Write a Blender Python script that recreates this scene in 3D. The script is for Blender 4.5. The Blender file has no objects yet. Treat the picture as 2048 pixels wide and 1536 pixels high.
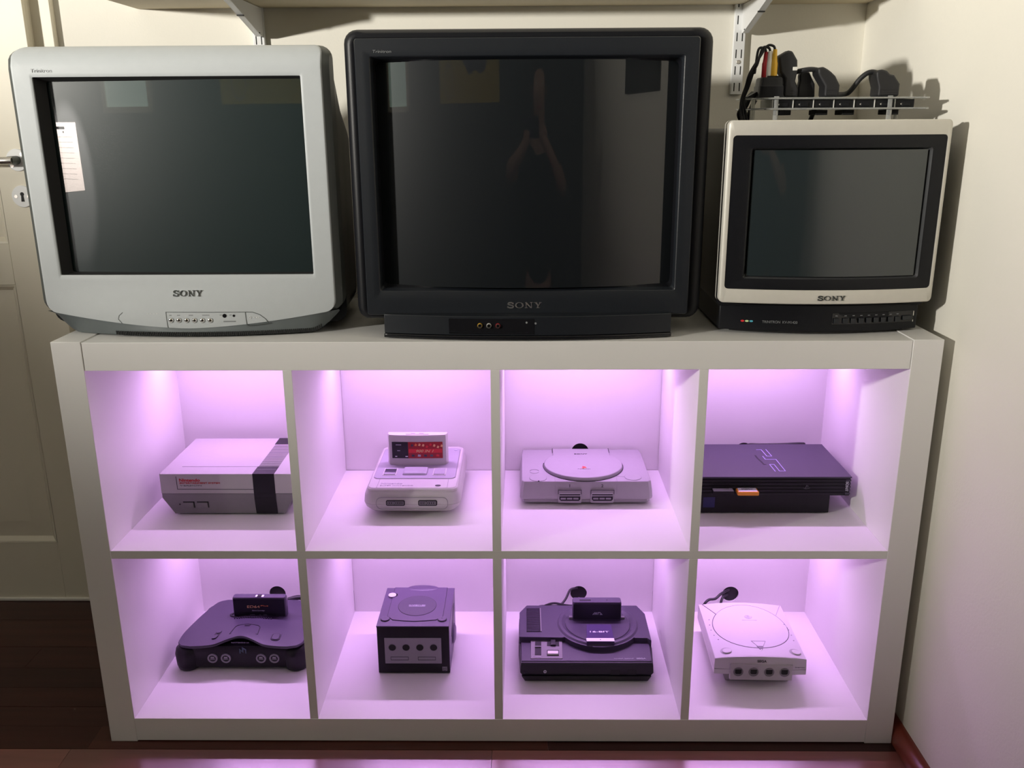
import bpy, bmesh, math, random
from mathutils import Vector, Matrix
random.seed(7)
SC = bpy.context.scene
COL = SC.collection
PI = math.pi

# ------------------------------------------------------------------ camera
cam_d = bpy.data.cameras.new('camera'); cam = bpy.data.objects.new('camera', cam_d); COL.objects.link(cam)
_R = ((0.99991934, 0.01137287, -0.00565411), (-0.00223842, -0.28040604, -0.95987887), (-0.01250202, 0.9598141, -0.28035796))
_m = Matrix(((_R[0][0], -_R[1][0], -_R[2][0], 0.7912), (_R[0][1], -_R[1][1], -_R[2][1], -1.4490), (_R[0][2], -_R[1][2], -_R[2][2], 1.1352), (0, 0, 0, 1)))
cam.matrix_world = _m
cam_d.sensor_width = 36; cam_d.lens = 31.508; cam_d.clip_start = 0.01
SC.camera = cam

# ------------------------------------------------------------------ world, light, exposure
SC.view_settings.view_transform = 'Standard'; SC.view_settings.look = 'None'
SC.view_settings.exposure = 0.0; SC.view_settings.gamma = 1.0; SC.view_settings.use_curve_mapping = False
SC.cycles.use_denoising = True
SC.cycles.max_bounces = 10; SC.cycles.diffuse_bounces = 5; SC.cycles.sample_clamp_indirect = 6
w = bpy.data.worlds.new('world'); SC.world = w; w.use_nodes = True
w.node_tree.nodes['Background'].inputs[0].default_value = (0.5, 0.55, 0.6, 1); w.node_tree.nodes['Background'].inputs[1].default_value = 0.05

def lamp(name, kind, loc, target, power, color, **k):
    d = bpy.data.lights.new(name, kind); d.energy = power; d.color = color
    for a, b in k.items(): setattr(d, a, b)
    o = bpy.data.objects.new(name, d); COL.objects.link(o); o.location = loc
    o.rotation_euler = (Vector(target) - Vector(loc)).to_track_quat('-Z', 'Y').to_euler()
    return o
# shaded room lamp, left of the camera: its shade keeps the light off the floor
lamp('room_lamp', 'SPOT', (-1.7, -1.65, 1.5), (1.36, 0.47, 2.85), 575, (1.0, 0.955, 0.865), spot_size=math.radians(92), spot_blend=1.0, shadow_soft_size=0.06)
# added fill spot, brightens the paper pinned to the wall behind the camera
lamp('paper_fill_spot', 'SPOT', (-1.55, -1.55, 1.55), (-1.61, -2.03, 1.0), 500, (1.0, 0.90, 0.84), spot_size=math.radians(31), spot_blend=.15, shadow_soft_size=.03)
# purple light of the LED strips, one per cubby
LED_COL = (0.87, 0.475, 1.10)
LED_POWER = 0.90
T, CW, DV = .0505, .335, .0155
CX = [T + i * (CW + DV) for i in range(4)]           # left side of each cubby
CZ = [T, T + CW + DV]                                # floor of each cubby row
SW, SH, SD = 2 * T + 4 * CW + 3 * DV, 2 * T + 2 * CW + DV, .395
for _z in CZ:
    for _x in CX:
        lamp('led_light', 'AREA', (_x + CW / 2, .320, _z + CW - .009), (_x + CW / 2, .230, _z), LED_POWER, LED_COL, spread=math.radians(145), shape='RECTANGLE', size=.31, size_y=.008)

# ------------------------------------------------------------------ materials
def mat(name, col, rough=.5, metal=0., coat=0., var=.06, scale=30., bump=0., bscale=None, spec=.5, emit=None, estr=0., alpha=None, trans=0., ior=1.5, stretch=None, coat_rough=.03):
    m = bpy.data.materials.new(name); m.use_nodes = True
    nt = m.node_tree; N = nt.nodes; L = nt.links; b = N['Principled BSDF']
    tc = N.new('ShaderNodeTexCoord'); src = tc.outputs['Object']
    if stretch:
        mp = N.new('ShaderNodeMapping'); mp.inputs['Scale'].default_value = stretch; L.new(src, mp.inputs[0]); src = mp.outputs[0]
    n = N.new('ShaderNodeTexNoise'); n.inputs['Scale'].default_value = scale; n.inputs['Detail'].default_value = 4; L.new(src, n.inputs['Vector'])
    r = N.new('ShaderNodeMix'); r.data_type = 'RGBA'
    r.inputs[6].default_value = tuple(c * (1 - var) for c in col) + (1,); r.inputs[7].default_value = tuple(min(1, c * (1 + var)) for c in col) + (1,)
    L.new(n.outputs['Fac'], r.inputs[0]); L.new(r.outputs[2], b.inputs['Base Color'])
    b.inputs['Roughness'].default_value = rough; b.inputs['Metallic'].default_value = metal
    b.inputs['Coat Weight'].default_value = coat; b.inputs['Coat Roughness'].default_value = coat_rough
    b.inputs['Coat IOR'].default_value = {'wood_plank_e': 1.85, 'wood_plank_f': 1.85, 'crt_green': 1.75, 'crt_black': 1.6, 'crt_grey': 1.65}.get(name, 1.5); b.inputs['Specular IOR Level'].default_value = spec; b.inputs['IOR'].default_value = ior
    b.inputs['Transmission Weight'].default_value = trans
    if emit: b.inputs['Emission Color'].default_value = emit + (1,); b.inputs['Emission Strength'].default_value = estr
    if bump:
        n2 = N.new('ShaderNodeTexNoise'); n2.inputs['Scale'].default_value = bscale or scale * 8; L.new(src, n2.inputs['Vector'])
        bp = N.new('ShaderNodeBump'); bp.inputs['Strength'].default_value = bump; bp.inputs['Distance'].default_value = .001
        L.new(n2.outputs['Fac'], bp.inputs['Height']); L.new(bp.outputs[0], b.inputs['Normal'])
    return m
M = {}
def D(k, *a, **kw): M[k] = mat(k, *a, **kw)
D('wall_paint', (.85, .825, .745), .85, bump=.25, bscale=220, var=.02, scale=4)
D('wall_dark', (.07, .075, .078), .9, var=.1, scale=3)
D('wall_green', (.02, .022, .022), .9, var=.05, scale=3)
D('ceiling_paint', (.34, .33, .31), .9, var=.02, scale=3)
D('door_paint', (.78, .73, .60), .42, var=.02, scale=6, bump=.08, bscale=90)
D('laminate', (.81, .80, .785), .38, var=.015, scale=14, bump=.05, bscale=300)
D('laminate_edge', (.84, .82, .76), .4, var=.02, scale=20)
D('wood_floor', (.055, .017, .012), .30, var=.5, scale=5, stretch=(.8, 14, 8), bump=.15, bscale=60, coat=.6, coat_rough=.22)
D('wood_trim', (.19, .035, .022), .28, var=.35, scale=6, stretch=(14, .8, 14), coat=.3, coat_rough=.1)
D('shelf_wood', (.60, .52, .36), .55, var=.10, scale=6, stretch=(.6, 8, 8))
D('white_steel', (.84, .85, .86), .35, var=.02)
D('dark_gap', (.012, .012, .013), .8, var=.2)
D('silver_plastic', (.47, .50, .515), .5, metal=.0, spec=.35, var=.03, scale=60, bump=.12, bscale=900)
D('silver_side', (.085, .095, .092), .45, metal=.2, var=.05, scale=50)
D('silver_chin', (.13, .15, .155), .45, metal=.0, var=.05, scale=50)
D('chrome', (.80, .80, .80), .12, metal=1.0, var=.02)
D('steel', (.62, .60, .57), .28, metal=1.0, var=.05)
D('black_plastic', (.007, .0075, .010), .42, spec=.25, var=.15, scale=80, bump=.12, bscale=700)
D('navy_plastic', (.010, .0125, .017), .40, spec=.5, var=.1, scale=80, bump=.12, bscale=800)
D('gloss_black', (.010, .010, .012), .16, var=.1)
D('badge_plastic', (.085, .062, .145), .12, var=.05)
D('matte_black', (.008, .008, .009), .7, var=.1)
D('crt_green', (.012, .022, .023), .40, coat=1.0, coat_rough=.012, var=.03, scale=5, spec=.3)
D('crt_black', (.006, .008, .010), .45, coat=1.0, coat_rough=.012, var=.03, scale=5, spec=.15)
D('crt_grey', (.014, .022, .025), .42, coat=1.0, coat_rough=.03, var=.03, scale=5, spec=.3)
D('rim_grey', (.060, .062, .066), .30, spec=.6, var=.05)
D('champagne', (.64, .62, .56), .42, metal=.15, var=.04, scale=80, bump=.1, bscale=900)
D('grey_print', (.22, .23, .24), .5)
D('pale_print', (.72, .72, .72), .45)
D('red_print', (.55, .012, .02), .5)
D('logo_silver', (.85, .85, .85), .2, metal=.9)
D('logo_dark', (.05, .055, .055), .25, metal=.5)
D('acrylic', (.95, .97, .96), .03, trans=.78, ior=1.49, var=0, spec=.5)
D('yellow_plastic', (.80, .46, .03), .38)
D('red_plastic', (.40, .012, .02), .38)
D('white_plastic', (.80, .79, .74), .4)
D('lens_red', (.75, .04, .05), .3); D('lens_green', (.62, .80, .42), .3); D('lens_blue', (.10, .42, .55), .3)
D('console_lightgrey', (.44, .425, .425), .48, var=.03, scale=90, bump=.15, bscale=1200)
D('console_midgrey', (.20, .19, .20), .5, var=.05, scale=90, bump=.15, bscale=1200)
D('console_grey', (.36, .345, .365), .48, var=.03, scale=90, bump=.15, bscale=1200)
D('sfc_cream', (.52, .505, .495), .45, var=.03, scale=60, bump=.1, bscale=1000)
D('sfc_darkgrey', (.36, .34, .40), .48, var=.03, scale=60)
D('charcoal', (.052, .042, .072), .40, var=.08, scale=80, bump=.15, bscale=1000)
D('charcoal_dark', (.008, .007, .011), .45, spec=.35, var=.1, scale=80, bump=.15, bscale=1000)
D('ps2_lit_black', (.042, .034, .062), .34, var=.08, scale=120, bump=.12, bscale=1500)  # paler violet for top and fins, LED light put into the colour
D('cube_plastic', (.075, .055, .105), .38, var=.05, scale=90, bump=.12, bscale=1200)
D('port_grey', (.30, .28, .32), .45)
D('ring_grey', (.26, .25, .28), .4)
D('seam_dark', (.05, .045, .055), .7)
D('seam_mid', (.30, .29, .31), .7)
D('shell_white', (.57, .555, .56), .42, var=.02, scale=60)
D('shell_shade', (.36, .35, .36), .5)
D('orange_plastic', (.85, .33, .03), .35)
D('card_label', (.85, .85, .88), .4)
D('card_grey', (.35, .34, .38), .45)
D('label_black', (.012, .012, .016), .4)
D('label_red', (.33, .018, .022), .4)
D('label_bright_red', (.65, .03, .04), .4)
D('label_orange', (.75, .22, .06), .4)
D('print_gold', (.75, .45, .22), .4)
D('print_white', (.85, .85, .88), .4)
D('print_grey', (.45, .45, .50), .45)
D('print_lilac', (.42, .38, .75), .3)
D('print_dim', (.10, .10, .12), .45)
D('blue_badge', (.012, .014, .10), .35)
D('swirl', (.42, .42, .55), .4)
D('emblem_teal', (.05, .09, .12), .4)
D('rubber', (.012, .012, .014), .55, var=.1, bump=.1)
D('paper', (.86, .80, .76), .7, var=.02)
D('skin', (.50, .30, .22), .55, var=.05)
D('shirt', (.012, .013, .016), .9)
D('hair', (.02, .014, .01), .7)
D('poster_yellow', (.62, .47, .04), .6)
D('led_tape', (.80, .80, .78), .5)
D('led_diode', (.9, .7, .95), .4, emit=LED_COL, estr=14.)
D('window_light', (.8, .9, .85), .4, emit=(.70, 1.0, .86), estr=.75)
SEAMGLOW = M['laminate_edge']

# ------------------------------------------------------------------ mesh helpers
def BM(): return bmesh.new()
def box(bm, x0, x1, y0, y1, z0, z1):
    v = [bm.verts.new(p) for p in ((x0, y0, z0), (x1, y0, z0), (x1, y1, z0), (x0, y1, z0), (x0, y0, z1), (x1, y0, z1), (x1, y1, z1), (x0, y1, z1))]
    for f in ((0, 3, 2, 1), (4, 5, 6, 7), (0, 1, 5, 4), (1, 2, 6, 5), (2, 3, 7, 6), (3, 0, 4, 7)): bm.faces.new([v[i] for i in f])
    return bm
TOP = lambda z: (lambda p, h: (p[0], p[1], z + h))
FRONT = lambda y: (lambda p, h: (p[0], y - h, p[1]))
SIDE = lambda x: (lambda p, h: (x + h, p[0], p[1]))
def poly(bm, pts, Mp, h0, h1):
    a = [bm.verts.new(Mp(p, h0)) for p in pts]; b = [bm.verts.new(Mp(p, h1)) for p in pts]
    n = len(pts)
    bm.faces.new(a); bm.faces.new(b)
    for i in range(n): bm.faces.new((a[i], a[(i + 1) % n], b[(i + 1) % n], b[i]))
    return bm
def ell(c, rx, ry=None, n=28, a0=0, a1=2 * PI):
    ry = ry or rx; full = abs(a1 - a0 - 2 * PI) < 1e-6
    k = n if full else n + 1
    return [(c[0] + rx * math.cos(a0 + (a1 - a0) * i / n), c[1] + ry * math.sin(a0 + (a1 - a0) * i / n)) for i in range(k)]
def disc(bm, c, r, Mp, h0, h1, n=28, ry=None): return poly(bm, ell(c, r, ry, n), Mp, h0, h1)
def ring(bm, c, r0, r1, Mp, h0, h1, n=28, ry0=None, ry1=None):
    rr = []
    for r, ry, h in ((r1, ry1, h0), (r1, ry1, h1), (r0, ry0, h1), (r0, ry0, h0)): rr.append([Vector(Mp(p, h)) for p in ell(c, r, ry, n)])
    return loft(bm, rr, closed=True, loop=True)
def ribbon(bm, pts, wd, Mp, h0=-.0004, h1=.0004, closed=False):
    P = [Vector(p) for p in pts]; n = len(P); Lf = []; Rt = []
    for i in range(n):
        a = P[i - 1] if (i > 0 or closed) else None; c = P[(i + 1) % n] if (i < n - 1 or closed) else None
        d = Vector((0, 0))
        if a is not None and (P[i] - a).length > 0: d += (P[i] - a).normalized()
        if c is not None and (c - P[i]).length > 0: d += (c - P[i]).normalized()
        if d.length < 1e-6: d = Vector((1, 0))
        d.normalize(); nn = Vector((-d.y, d.x)); k = 1.0
        if a is not None and c is not None:
            e = (c - P[i]).normalized(); k = 1 / max(.5, abs(nn.dot(Vector((-e.y, e.x)))))
        Lf.append(P[i] + nn * wd / 2 * k); Rt.append(P[i] - nn * wd / 2 * k)
    q = []
    for i in range(n): q.append([bm.verts.new(Mp(Lf[i], h0)), bm.verts.new(Mp(Lf[i], h1)), bm.verts.new(Mp(Rt[i], h1)), bm.verts.new(Mp(Rt[i], h0))])
    for i in range(n if closed else n - 1):
        a, b = q[i], q[(i + 1) % n]
        for j in range(4): bm.faces.new((a[j], a[(j + 1) % 4], b[(j + 1) % 4], b[j]))
    if not closed: bm.faces.new(q[0]); bm.faces.new(q[-1])
    return bm
def loft(bm, rings, cap0=False, cap1=False, closed=True, loop=False):
    R = [[bm.verts.new(p) for p in r] for r in rings]; n = len(R[0])
    for k in range(len(R) if loop else len(R) - 1):
        a, b = R[k], R[(k + 1) % len(R)]
        for i in range(n if closed else n - 1): bm.faces.new((a[i], a[(i + 1) % n], b[(i + 1) % n], b[i]))
    if cap0: bm.faces.new(R[0])
    if cap1: bm.faces.new(R[-1])
    return bm
def rrect(x0, x1, z0, z1, r, ns=8, nc=5):
    """rounded rectangle with equal point counts, so any two can be lofted"""
    r = max(r, 1e-5); P = []
    cs = [((x1 - r, z0 + r), -PI / 2), ((x1 - r, z1 - r), 0), ((x0 + r, z1 - r), PI / 2), ((x0 + r, z0 + r), PI)]
    for k in range(4):
        c, a = cs[k]
        arc = [(c[0] + r * math.cos(a + PI / 2 * i / nc), c[1] + r * math.sin(a + PI / 2 * i / nc)) for i in range(nc + 1)]
        P += arc
        c2, a2 = cs[(k + 1) % 4]; e = (c2[0] + r * math.cos(a2), c2[1] + r * math.sin(a2)); s = arc[-1]
        P += [(s[0] + (e[0] - s[0]) * i / ns, s[1] + (e[1] - s[1]) * i / ns) for i in range(1, ns)]
    return P
def mixr(a, b, t): return [(p[0] + (q[0] - p[0]) * t, p[1] + (q[1] - p[1]) * t) for p, q in zip(a, b)]
def smooth_path(pts, n=8):
    P = [Vector(p) for p in pts]; out = []
    for i in range(len(P) - 1):
        p0 = P[max(0, i - 1)]; p1 = P[i]; p2 = P[i + 1]; p3 = P[min(len(P) - 1, i + 2)]
        for k in range(n):
            t = k / n
            out.append(.5 * ((2 * p1) + (p2 - p0) * t + (2 * p0 - 5 * p1 + 4 * p2 - p3) * t * t + (3 * p1 - p0 - 3 * p2 + p3) * t ** 3))
    out.append(P[-1]); return out
def tube(bm, pts, r, n=10, smooth=8, caps=True):
    P = smooth_path(pts, smooth) if smooth else [Vector(p) for p in pts]
    up = Vector((0, 0, 1)); rings = []; prev = None
    for i, p in enumerate(P):
        d = (P[min(i + 1, len(P) - 1)] - P[max(i - 1, 0)]).normalized()
        if prev is None:
            u = d.cross(up if abs(d.z) < .9 else Vector((1, 0, 0))).normalized()
        else:
            u = (prev - d * prev.dot(d)).normalized()
        prev = u; v = d.cross(u)
        rr = r[min(i, len(r) - 1)] if isinstance(r, (list, tuple)) else r
        rings.append([p + (u * math.cos(2 * PI * k / n) + v * math.sin(2 * PI * k / n)) * rr for k in range(n)])
    return loft(bm, rings, caps, caps)
def ball(bm, c, r, sx=1, sy=1, sz=1, seg=16):
    res = bmesh.ops.create_uvsphere(bm, u_segments=seg, v_segments=seg // 2 + 2, radius=r)
    for v in res['verts']: v.co = Vector((v.co.x * sx, v.co.y * sy, v.co.z * sz)) + Vector(c)
    return bm
def plate_hole(bm, outer, holes, Mp, h0, h1):
    """flat plate with openings (each a list of points) and a thickness"""
    es = []; loops = []
    for lp in [outer] + holes:
        vs = [bm.verts.new(Mp(p, h0)) for p in lp]; loops.append(vs)
        es += [bm.edges.new((vs[i], vs[(i + 1) % len(vs)])) for i in range(len(vs))]
    res = bmesh.ops.triangle_fill(bm, use_beauty=True, use_dissolve=False, edges=es)
    fs = [f for f in res['geom'] if isinstance(f, bmesh.types.BMFace)]
    d = Vector(Mp(outer[0], h1)) - Vector(Mp(outer[0], h0))
    mp = {}
    for vs in loops:
        for v in vs: mp[v] = bm.verts.new(v.co + d)
    for f in fs: bm.faces.new([mp[v] for v in reversed(f.verts)])
    for vs in loops:
        for i in range(len(vs)):
            a, b = vs[i], vs[(i + 1) % len(vs)]; bm.faces.new((a, b, mp[b], mp[a]))
    return bm
def grid(bm, f, nu, nv):
    V = [[bm.verts.new(f(i / nu, j / nv)) for j in range(nv + 1)] for i in range(nu + 1)]
    for i in range(nu):
        for j in range(nv): bm.faces.new((V[i][j], V[i + 1][j], V[i + 1][j + 1], V[i][j + 1]))
    return bm

def mesh_obj(name, bm, m, parent=None, smooth=True, angle=35, bevel=0, seg=2, shift=None):
    bmesh.ops.recalc_face_normals(bm, faces=bm.faces)
    if shift is not None: bmesh.ops.translate(bm, vec=-Vector(shift), verts=bm.verts)
    me = bpy.data.meshes.new(name); bm.to_mesh(me); bm.free()
    if isinstance(m, str): m = M[m]
    me.materials.append(m)
    if smooth:
        me.shade_smooth(); me.set_sharp_from_angle(angle=math.radians(angle))
    o = bpy.data.objects.new(name, me); COL.objects.link(o)
    if parent is not None: o.parent = parent
    if bevel:
        b = o.modifiers.new('bevel', 'BEVEL'); b.width = bevel; b.segments = seg; b.limit_method = 'ANGLE'; b.angle_limit = math.radians(40); b.harden_normals = False
    return o
class Thing:
    def __init__(s, name, label, cat, loc, rz=0, group=None, world=False):
        s.o = bpy.data.objects.new(name, None); s.o.empty_display_size = .02; COL.objects.link(s.o)
        s.o.location = loc; s.o.rotation_euler = (0, 0, rz); s.o['label'] = label; s.o['category'] = cat
        if group: s.o['group'] = group
        s.shift = Vector(loc) if world else None
    def part(s, name, bm, m, parent=None, label=None, kind=None, **k):
        o = mesh_obj(name, bm, m, parent or s.o, shift=s.shift, **k)
        if label: o['label'] = label
        if kind: o['kind'] = kind
        return o
    def text(s, name, body, m, pos, size, face='front', width=None, rz=0, parent=None, h=.0003, shear=0, bold=0):
        c = bpy.data.curves.new('t', 'FONT'); c.body = body; c.size = size; c.extrude = h; c.align_x = 'CENTER'; c.align_y = 'CENTER'; c.shear = shear; c.offset = min(bold, size * .016)
        t = bpy.data.objects.new('t', c); COL.objects.link(t)
        dg = bpy.context.evaluated_depsgraph_get(); me = bpy.data.meshes.new_from_object(t.evaluated_get(dg))
        bpy.data.objects.remove(t); bpy.data.curves.remove(c)
        xs = [v.co.x for v in me.vertices]; ys = [v.co.y for v in me.vertices]
        sx = (width / (max(xs) - min(xs))) if width else 1
        mx = (max(xs) + min(xs)) / 2; my = (max(ys) + min(ys)) / 2
        Rm = Matrix.Rotation(PI / 2, 4, 'X') if face == 'front' else (Matrix.Rotation(rz, 4, 'Z') if face == 'top' else face)
        p = Vector(pos) - (s.shift if s.shift is not None else Vector((0, 0, 0)))
        for v in me.vertices: v.co = p + Rm @ Vector(((v.co.x - mx) * sx, v.co.y - my, v.co.z))
        me.materials.clear(); me.materials.append(M[m])
        o = bpy.data.objects.new(name, me); COL.objects.link(o); o.parent = parent or s.o
        return o
def solo(name, bm, m, label, cat, group=None, **k):
    o = mesh_obj(name, bm, m, **k); o['label'] = label; o['category'] = cat
    if group: o['group'] = group
    return o
def struct(name, bm, m, parent=None, **k):
    o = mesh_obj(name, bm, m, parent, **k)
    if parent is None: o['kind'] = 'structure'
    return o

# serif capitals of the television makers' word mark, drawn in a unit-height box
def serif_word(bm, x0, zc, width, hgt, Mp, h1=.0008):
    adv = [0, .95, 2.12, 3.24]; W = 4.15
    k = width / W
    def P(p): return (x0 + p[0] * k, zc + (p[1] - .5) * hgt)
    kz = hgt / k
    def q(pts): poly(bm, [P(p) for p in pts], Mp, -.0003, h1)
    # S
    a = [(.74, .74), (.60, .90), (.40, .94), (.16, .86), (.13, .68), (.34, .56), (.58, .46), (.74, .30), (.66, .10), (.40, .05), (.18, .12), (.06, .28)]
    sp = [(p.x, p.y) for p in smooth_path([Vector((x, y, 0)) for x, y in a], 5)]
    ribbon(bm, [P(p) for p in sp], .155 * k, Mp, -.0003, h1)
    q([(.70, .64), (.78, .64), (.78, .98), (.72, .98)]); q([(.02, .02), (.08, .02), (.10, .36), (.02, .36)])
    # O
    o = adv[1]; n = 28
    ro = [Vector(Mp(P((o + .52 + .52 * math.cos(t * 2 * PI / n), .5 + .5 * math.sin(t * 2 * PI / n))), h1)) for t in range(n)]
    ri = [Vector(Mp(P((o + .52 + .33 * math.cos(t * 2 * PI / n), .5 + .42 * math.sin(t * 2 * PI / n))), h1)) for t in range(n)]
    ro0 = [Vector(Mp(P((o + .52 + .52 * math.cos(t * 2 * PI / n), .5 + .5 * math.sin(t * 2 * PI / n))), -.0003)) for t in range(n)]
    loft(bm, [ro0, ro, ri])
    # N
    o = adv[2]
    q([(o + .14, 0), (o + .22, 0), (o + .22, .92), (o + .14, .92)]); q([(o + .78, 0), (o + .86, 0), (o + .86, 1), (o + .78, 1)])
    q([(o, 1), (o + .24, 1), (o + .86, 0), (o + .70, 0)]); q([(o, 0), (o + .36, 0), (o + .36, .08), (o, .08)])
    q([(o + .64, .92), (o + 1.0, .92), (o + 1.0, 1), (o + .64, 1)])
    # Y
    o = adv[3]
    q([(o + .06, 1), (o + .28, 1), (o + .55, .5), (o + .46, .38)]); q([(o + .72, 1), (o + .82, 1), (o + .55, .38), (o + .46, .44)])
    q([(o + .38, 0), (o + .55, 0), (o + .55, .5), (o + .38, .5)]); q([(o + .24, 0), (o + .69, 0), (o + .69, .08), (o + .24, .08)])
    q([(o - .02, .92), (o + .38, .92), (o + .38, 1), (o - .02, 1)]); q([(o + .60, .92), (o + .92, .92), (o + .92, 1), (o + .60, 1)])
    return bm

# ================================================================== room
YB, XR = .578, 1.511
XL, YF, ZC = -2.3, -2.05, 2.4
struct('wall_back', box(BM(), XL - .1, XR + .1, YB, YB + .1, -.02, ZC + .1), 'wall_paint')
struct('wall_right', box(BM(), XR, XR + .1, YF - .1, YB, -.02, ZC + .1), 'wall_paint')
struct('wall_left', box(BM(), XL - .1, XL, YF - .1, YB, -.02, ZC + .1), 'wall_green')
struct('wall_front', box(BM(), XL, XR, YF - .1, YF, -.02, ZC + .1), 'wall_dark')
struct('ceiling', box(BM(), XL, XR, YF, YB, ZC, ZC + .1), 'ceiling_paint')
fl = struct('floor', box(BM(), XL, XR, YF, YB, -.08, -.012), 'wood_floor')
# floor planks (the near ones, as far as the picture shows the floor)
edges = [YB, .517, .436, .322, .240, .170, .106, .045, -.022, -.10, -.18, -.27, -.36]
mats_w = [mat('wood_plank_' + 'abcdef'[i], c, .30, var=.45, scale=4, stretch=(.8, 12, 8), bump=.05, bscale=60, coat=.45 if i < 4 else .9, coat_rough=.25, spec=.12 if i < 4 else .5) for i, c in enumerate(((.040, .010, .008), (.030, .008, .007), (.050, .014, .010), (.060, .017, .012), (.20, .058, .048), (.15, .042, .036)))]  # last two, for the front rows: redder, paler, LED glow put into colour
for r in range(len(edges) - 1):
    x = XL + random.uniform(-.5, 0)
    while x < XR - .01:
        ln = random.uniform(.45, .95); a = max(XL, x); b = min(XR, x + ln)
        if b - a > .02:
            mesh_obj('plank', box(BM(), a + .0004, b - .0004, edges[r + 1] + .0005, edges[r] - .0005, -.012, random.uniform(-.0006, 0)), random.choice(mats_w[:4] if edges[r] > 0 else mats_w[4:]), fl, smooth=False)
        x += ln
bm = BM()
prof = [(0, 0), (-.0225, 0), (-.0225, .014), (-.019, .023), (-.012, .030), (-.005, .033), (0, .033)]
poly(bm, [(p[0], p[1]) for p in prof], lambda p, h: (XR + p[0], h, p[1]), YF, YB)
struct('baseboard_right', bm, 'wood_trim')

# panelled door beside the shelf, with its casing
DY = .53
d = struct('door_1', box(BM(), -.96, -.2395, DY + .012, DY + .042, .004, 2.03), 'door_paint')
def door_bits():
    bm = BM()
    x0, x1 = -.96, -.2395
    for a, b, c, e in ((x0, x0 + .107, .004, 2.03), (-.347, x1, .004, 2.03), (x0 + .107, -.347, .004, .1566), (x0 + .107, -.347, .791, .884), (x0 + .107, -.347, 1.92, 2.03)):
        box(bm, a, b, DY, DY + .0125, c, e)
    mesh_obj('door_frame', bm, 'door_paint', d, bevel=.001)
    for z0, z1 in ((.1566, .791), (.884, 1.92)):
        bm = BM(); rr = []
        for ins, dep in ((0, -.0003), (.004, .001), (.013, .0105), (.016, .0105), (.055, .002), (.058, .002)):
            rr.append([(p[0], DY + dep, p[1]) for p in rrect(x0 + .107 + ins, -.347 - ins, z0 + ins, z1 - ins, 0, 1, 1)])
        loft(bm, rr, False, True)
        mesh_obj('door_panel', bm, 'door_paint', d, angle=20)
    for zc, nm in ((1.063, 'handle_rose'), (.986, 'escutcheon')):
        bm = BM(); disc(bm, (-.2985, zc), .0235, FRONT(DY), -.001, .003, 40)
        o = mesh_obj(nm, bm, 'steel' if 0 else 'white_steel', d, bevel=.001)
        for dx, dz in ((-.012, -.012), (.012, .012)) if nm == 'handle_rose' else ((-.014, .0), (.014, .0)):
            bm = BM(); disc(bm, (-.2985 + dx, zc + dz), .0036, FRONT(DY - .003), -.0005, .0008, 14); mesh_obj('screw', bm, 'steel', o)
        if nm == 'escutcheon':
            bm = BM(); disc(bm, (-.2985, zc + .005), .0042, FRONT(DY - .003), -.0002, .0006, 18)
            poly(bm, [(-.3008, zc + .003), (-.2962, zc + .003), (-.2950, zc - .011), (-.3020, zc - .011)], FRONT(DY - .003), -.0002, .0007)
            mesh_obj('keyhole', bm, 'matte_black', o)
    bm = BM(); tube(bm, [(-.2985, DY, 1.063), (-.2985, DY - .02, 1.063), (-.2985, DY - .034, 1.063)], .009, 16, 0); mesh_obj('handle_neck', bm, 'silver_side', d)
    bm = BM(); tube(bm, [(-.292, DY - .034, 1.063), (-.312, DY - .036, 1.063), (-.36, DY - .036, 1.063), (-.42, DY - .034, 1.062)], .0078, 16, 6); mesh_obj('door_handle', bm, 'steel', d)
door_bits()
bm = BM(); box(bm, -.30, -.197, .560, YB, 0, 2.12); struct('trim_1', bm, 'door_paint', bevel=.002)
bm = BM(); box(bm, -.96, -.21, DY - .006, YB, 0, .007); struct('trim_2', bm, 'laminate_edge', bevel=.001)  # door threshold, the highlight along it put into the pale colour

# ================================================================== wall shelf on slotted uprights
bm = BM(); box(bm, -.020, 1.508, .335, YB - .001, 1.3685, 1.3925)
solo('wall_shelf', bm, 'shelf_wood', 'pale wooden wall shelf board across the top edge of the picture', 'shelf', bevel=.0015)
UY = .566
for xc, zb, lab in ((.2345, 1.05, 'white slotted upright rail behind the silver television'), (1.2472, 1.1892, 'white slotted upright rail on back wall above the right-hand small television')):
    t = Thing('upright_rail', lab, 'rail', (xc, YB, zb), 0, 'slotted uprights of the wall shelf', world=True)
    bm = BM(); box(bm, xc - .0122, xc + .0122, UY, YB - .0005, zb, 1.75); t.part('rail', bm, 'white_steel', bevel=.0012)
    z = 1.2044 + .0333 * 6
    while z > zb + .004:
        for dx in (-.0056, .0056):
            bm = BM(); box(bm, xc + dx - .0014, xc + dx + .0014, UY - .0003, UY + .004, z - .0088, z + .0088); t.part('slot', bm, 'matte_black', bevel=.0008)
        z -= .0333
    bm = BM(); disc(bm, (xc, 1.2545), .0042, FRONT(UY), -.0005, .002, 18); t.part('screw', bm, 'steel', bevel=.0006)
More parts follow.
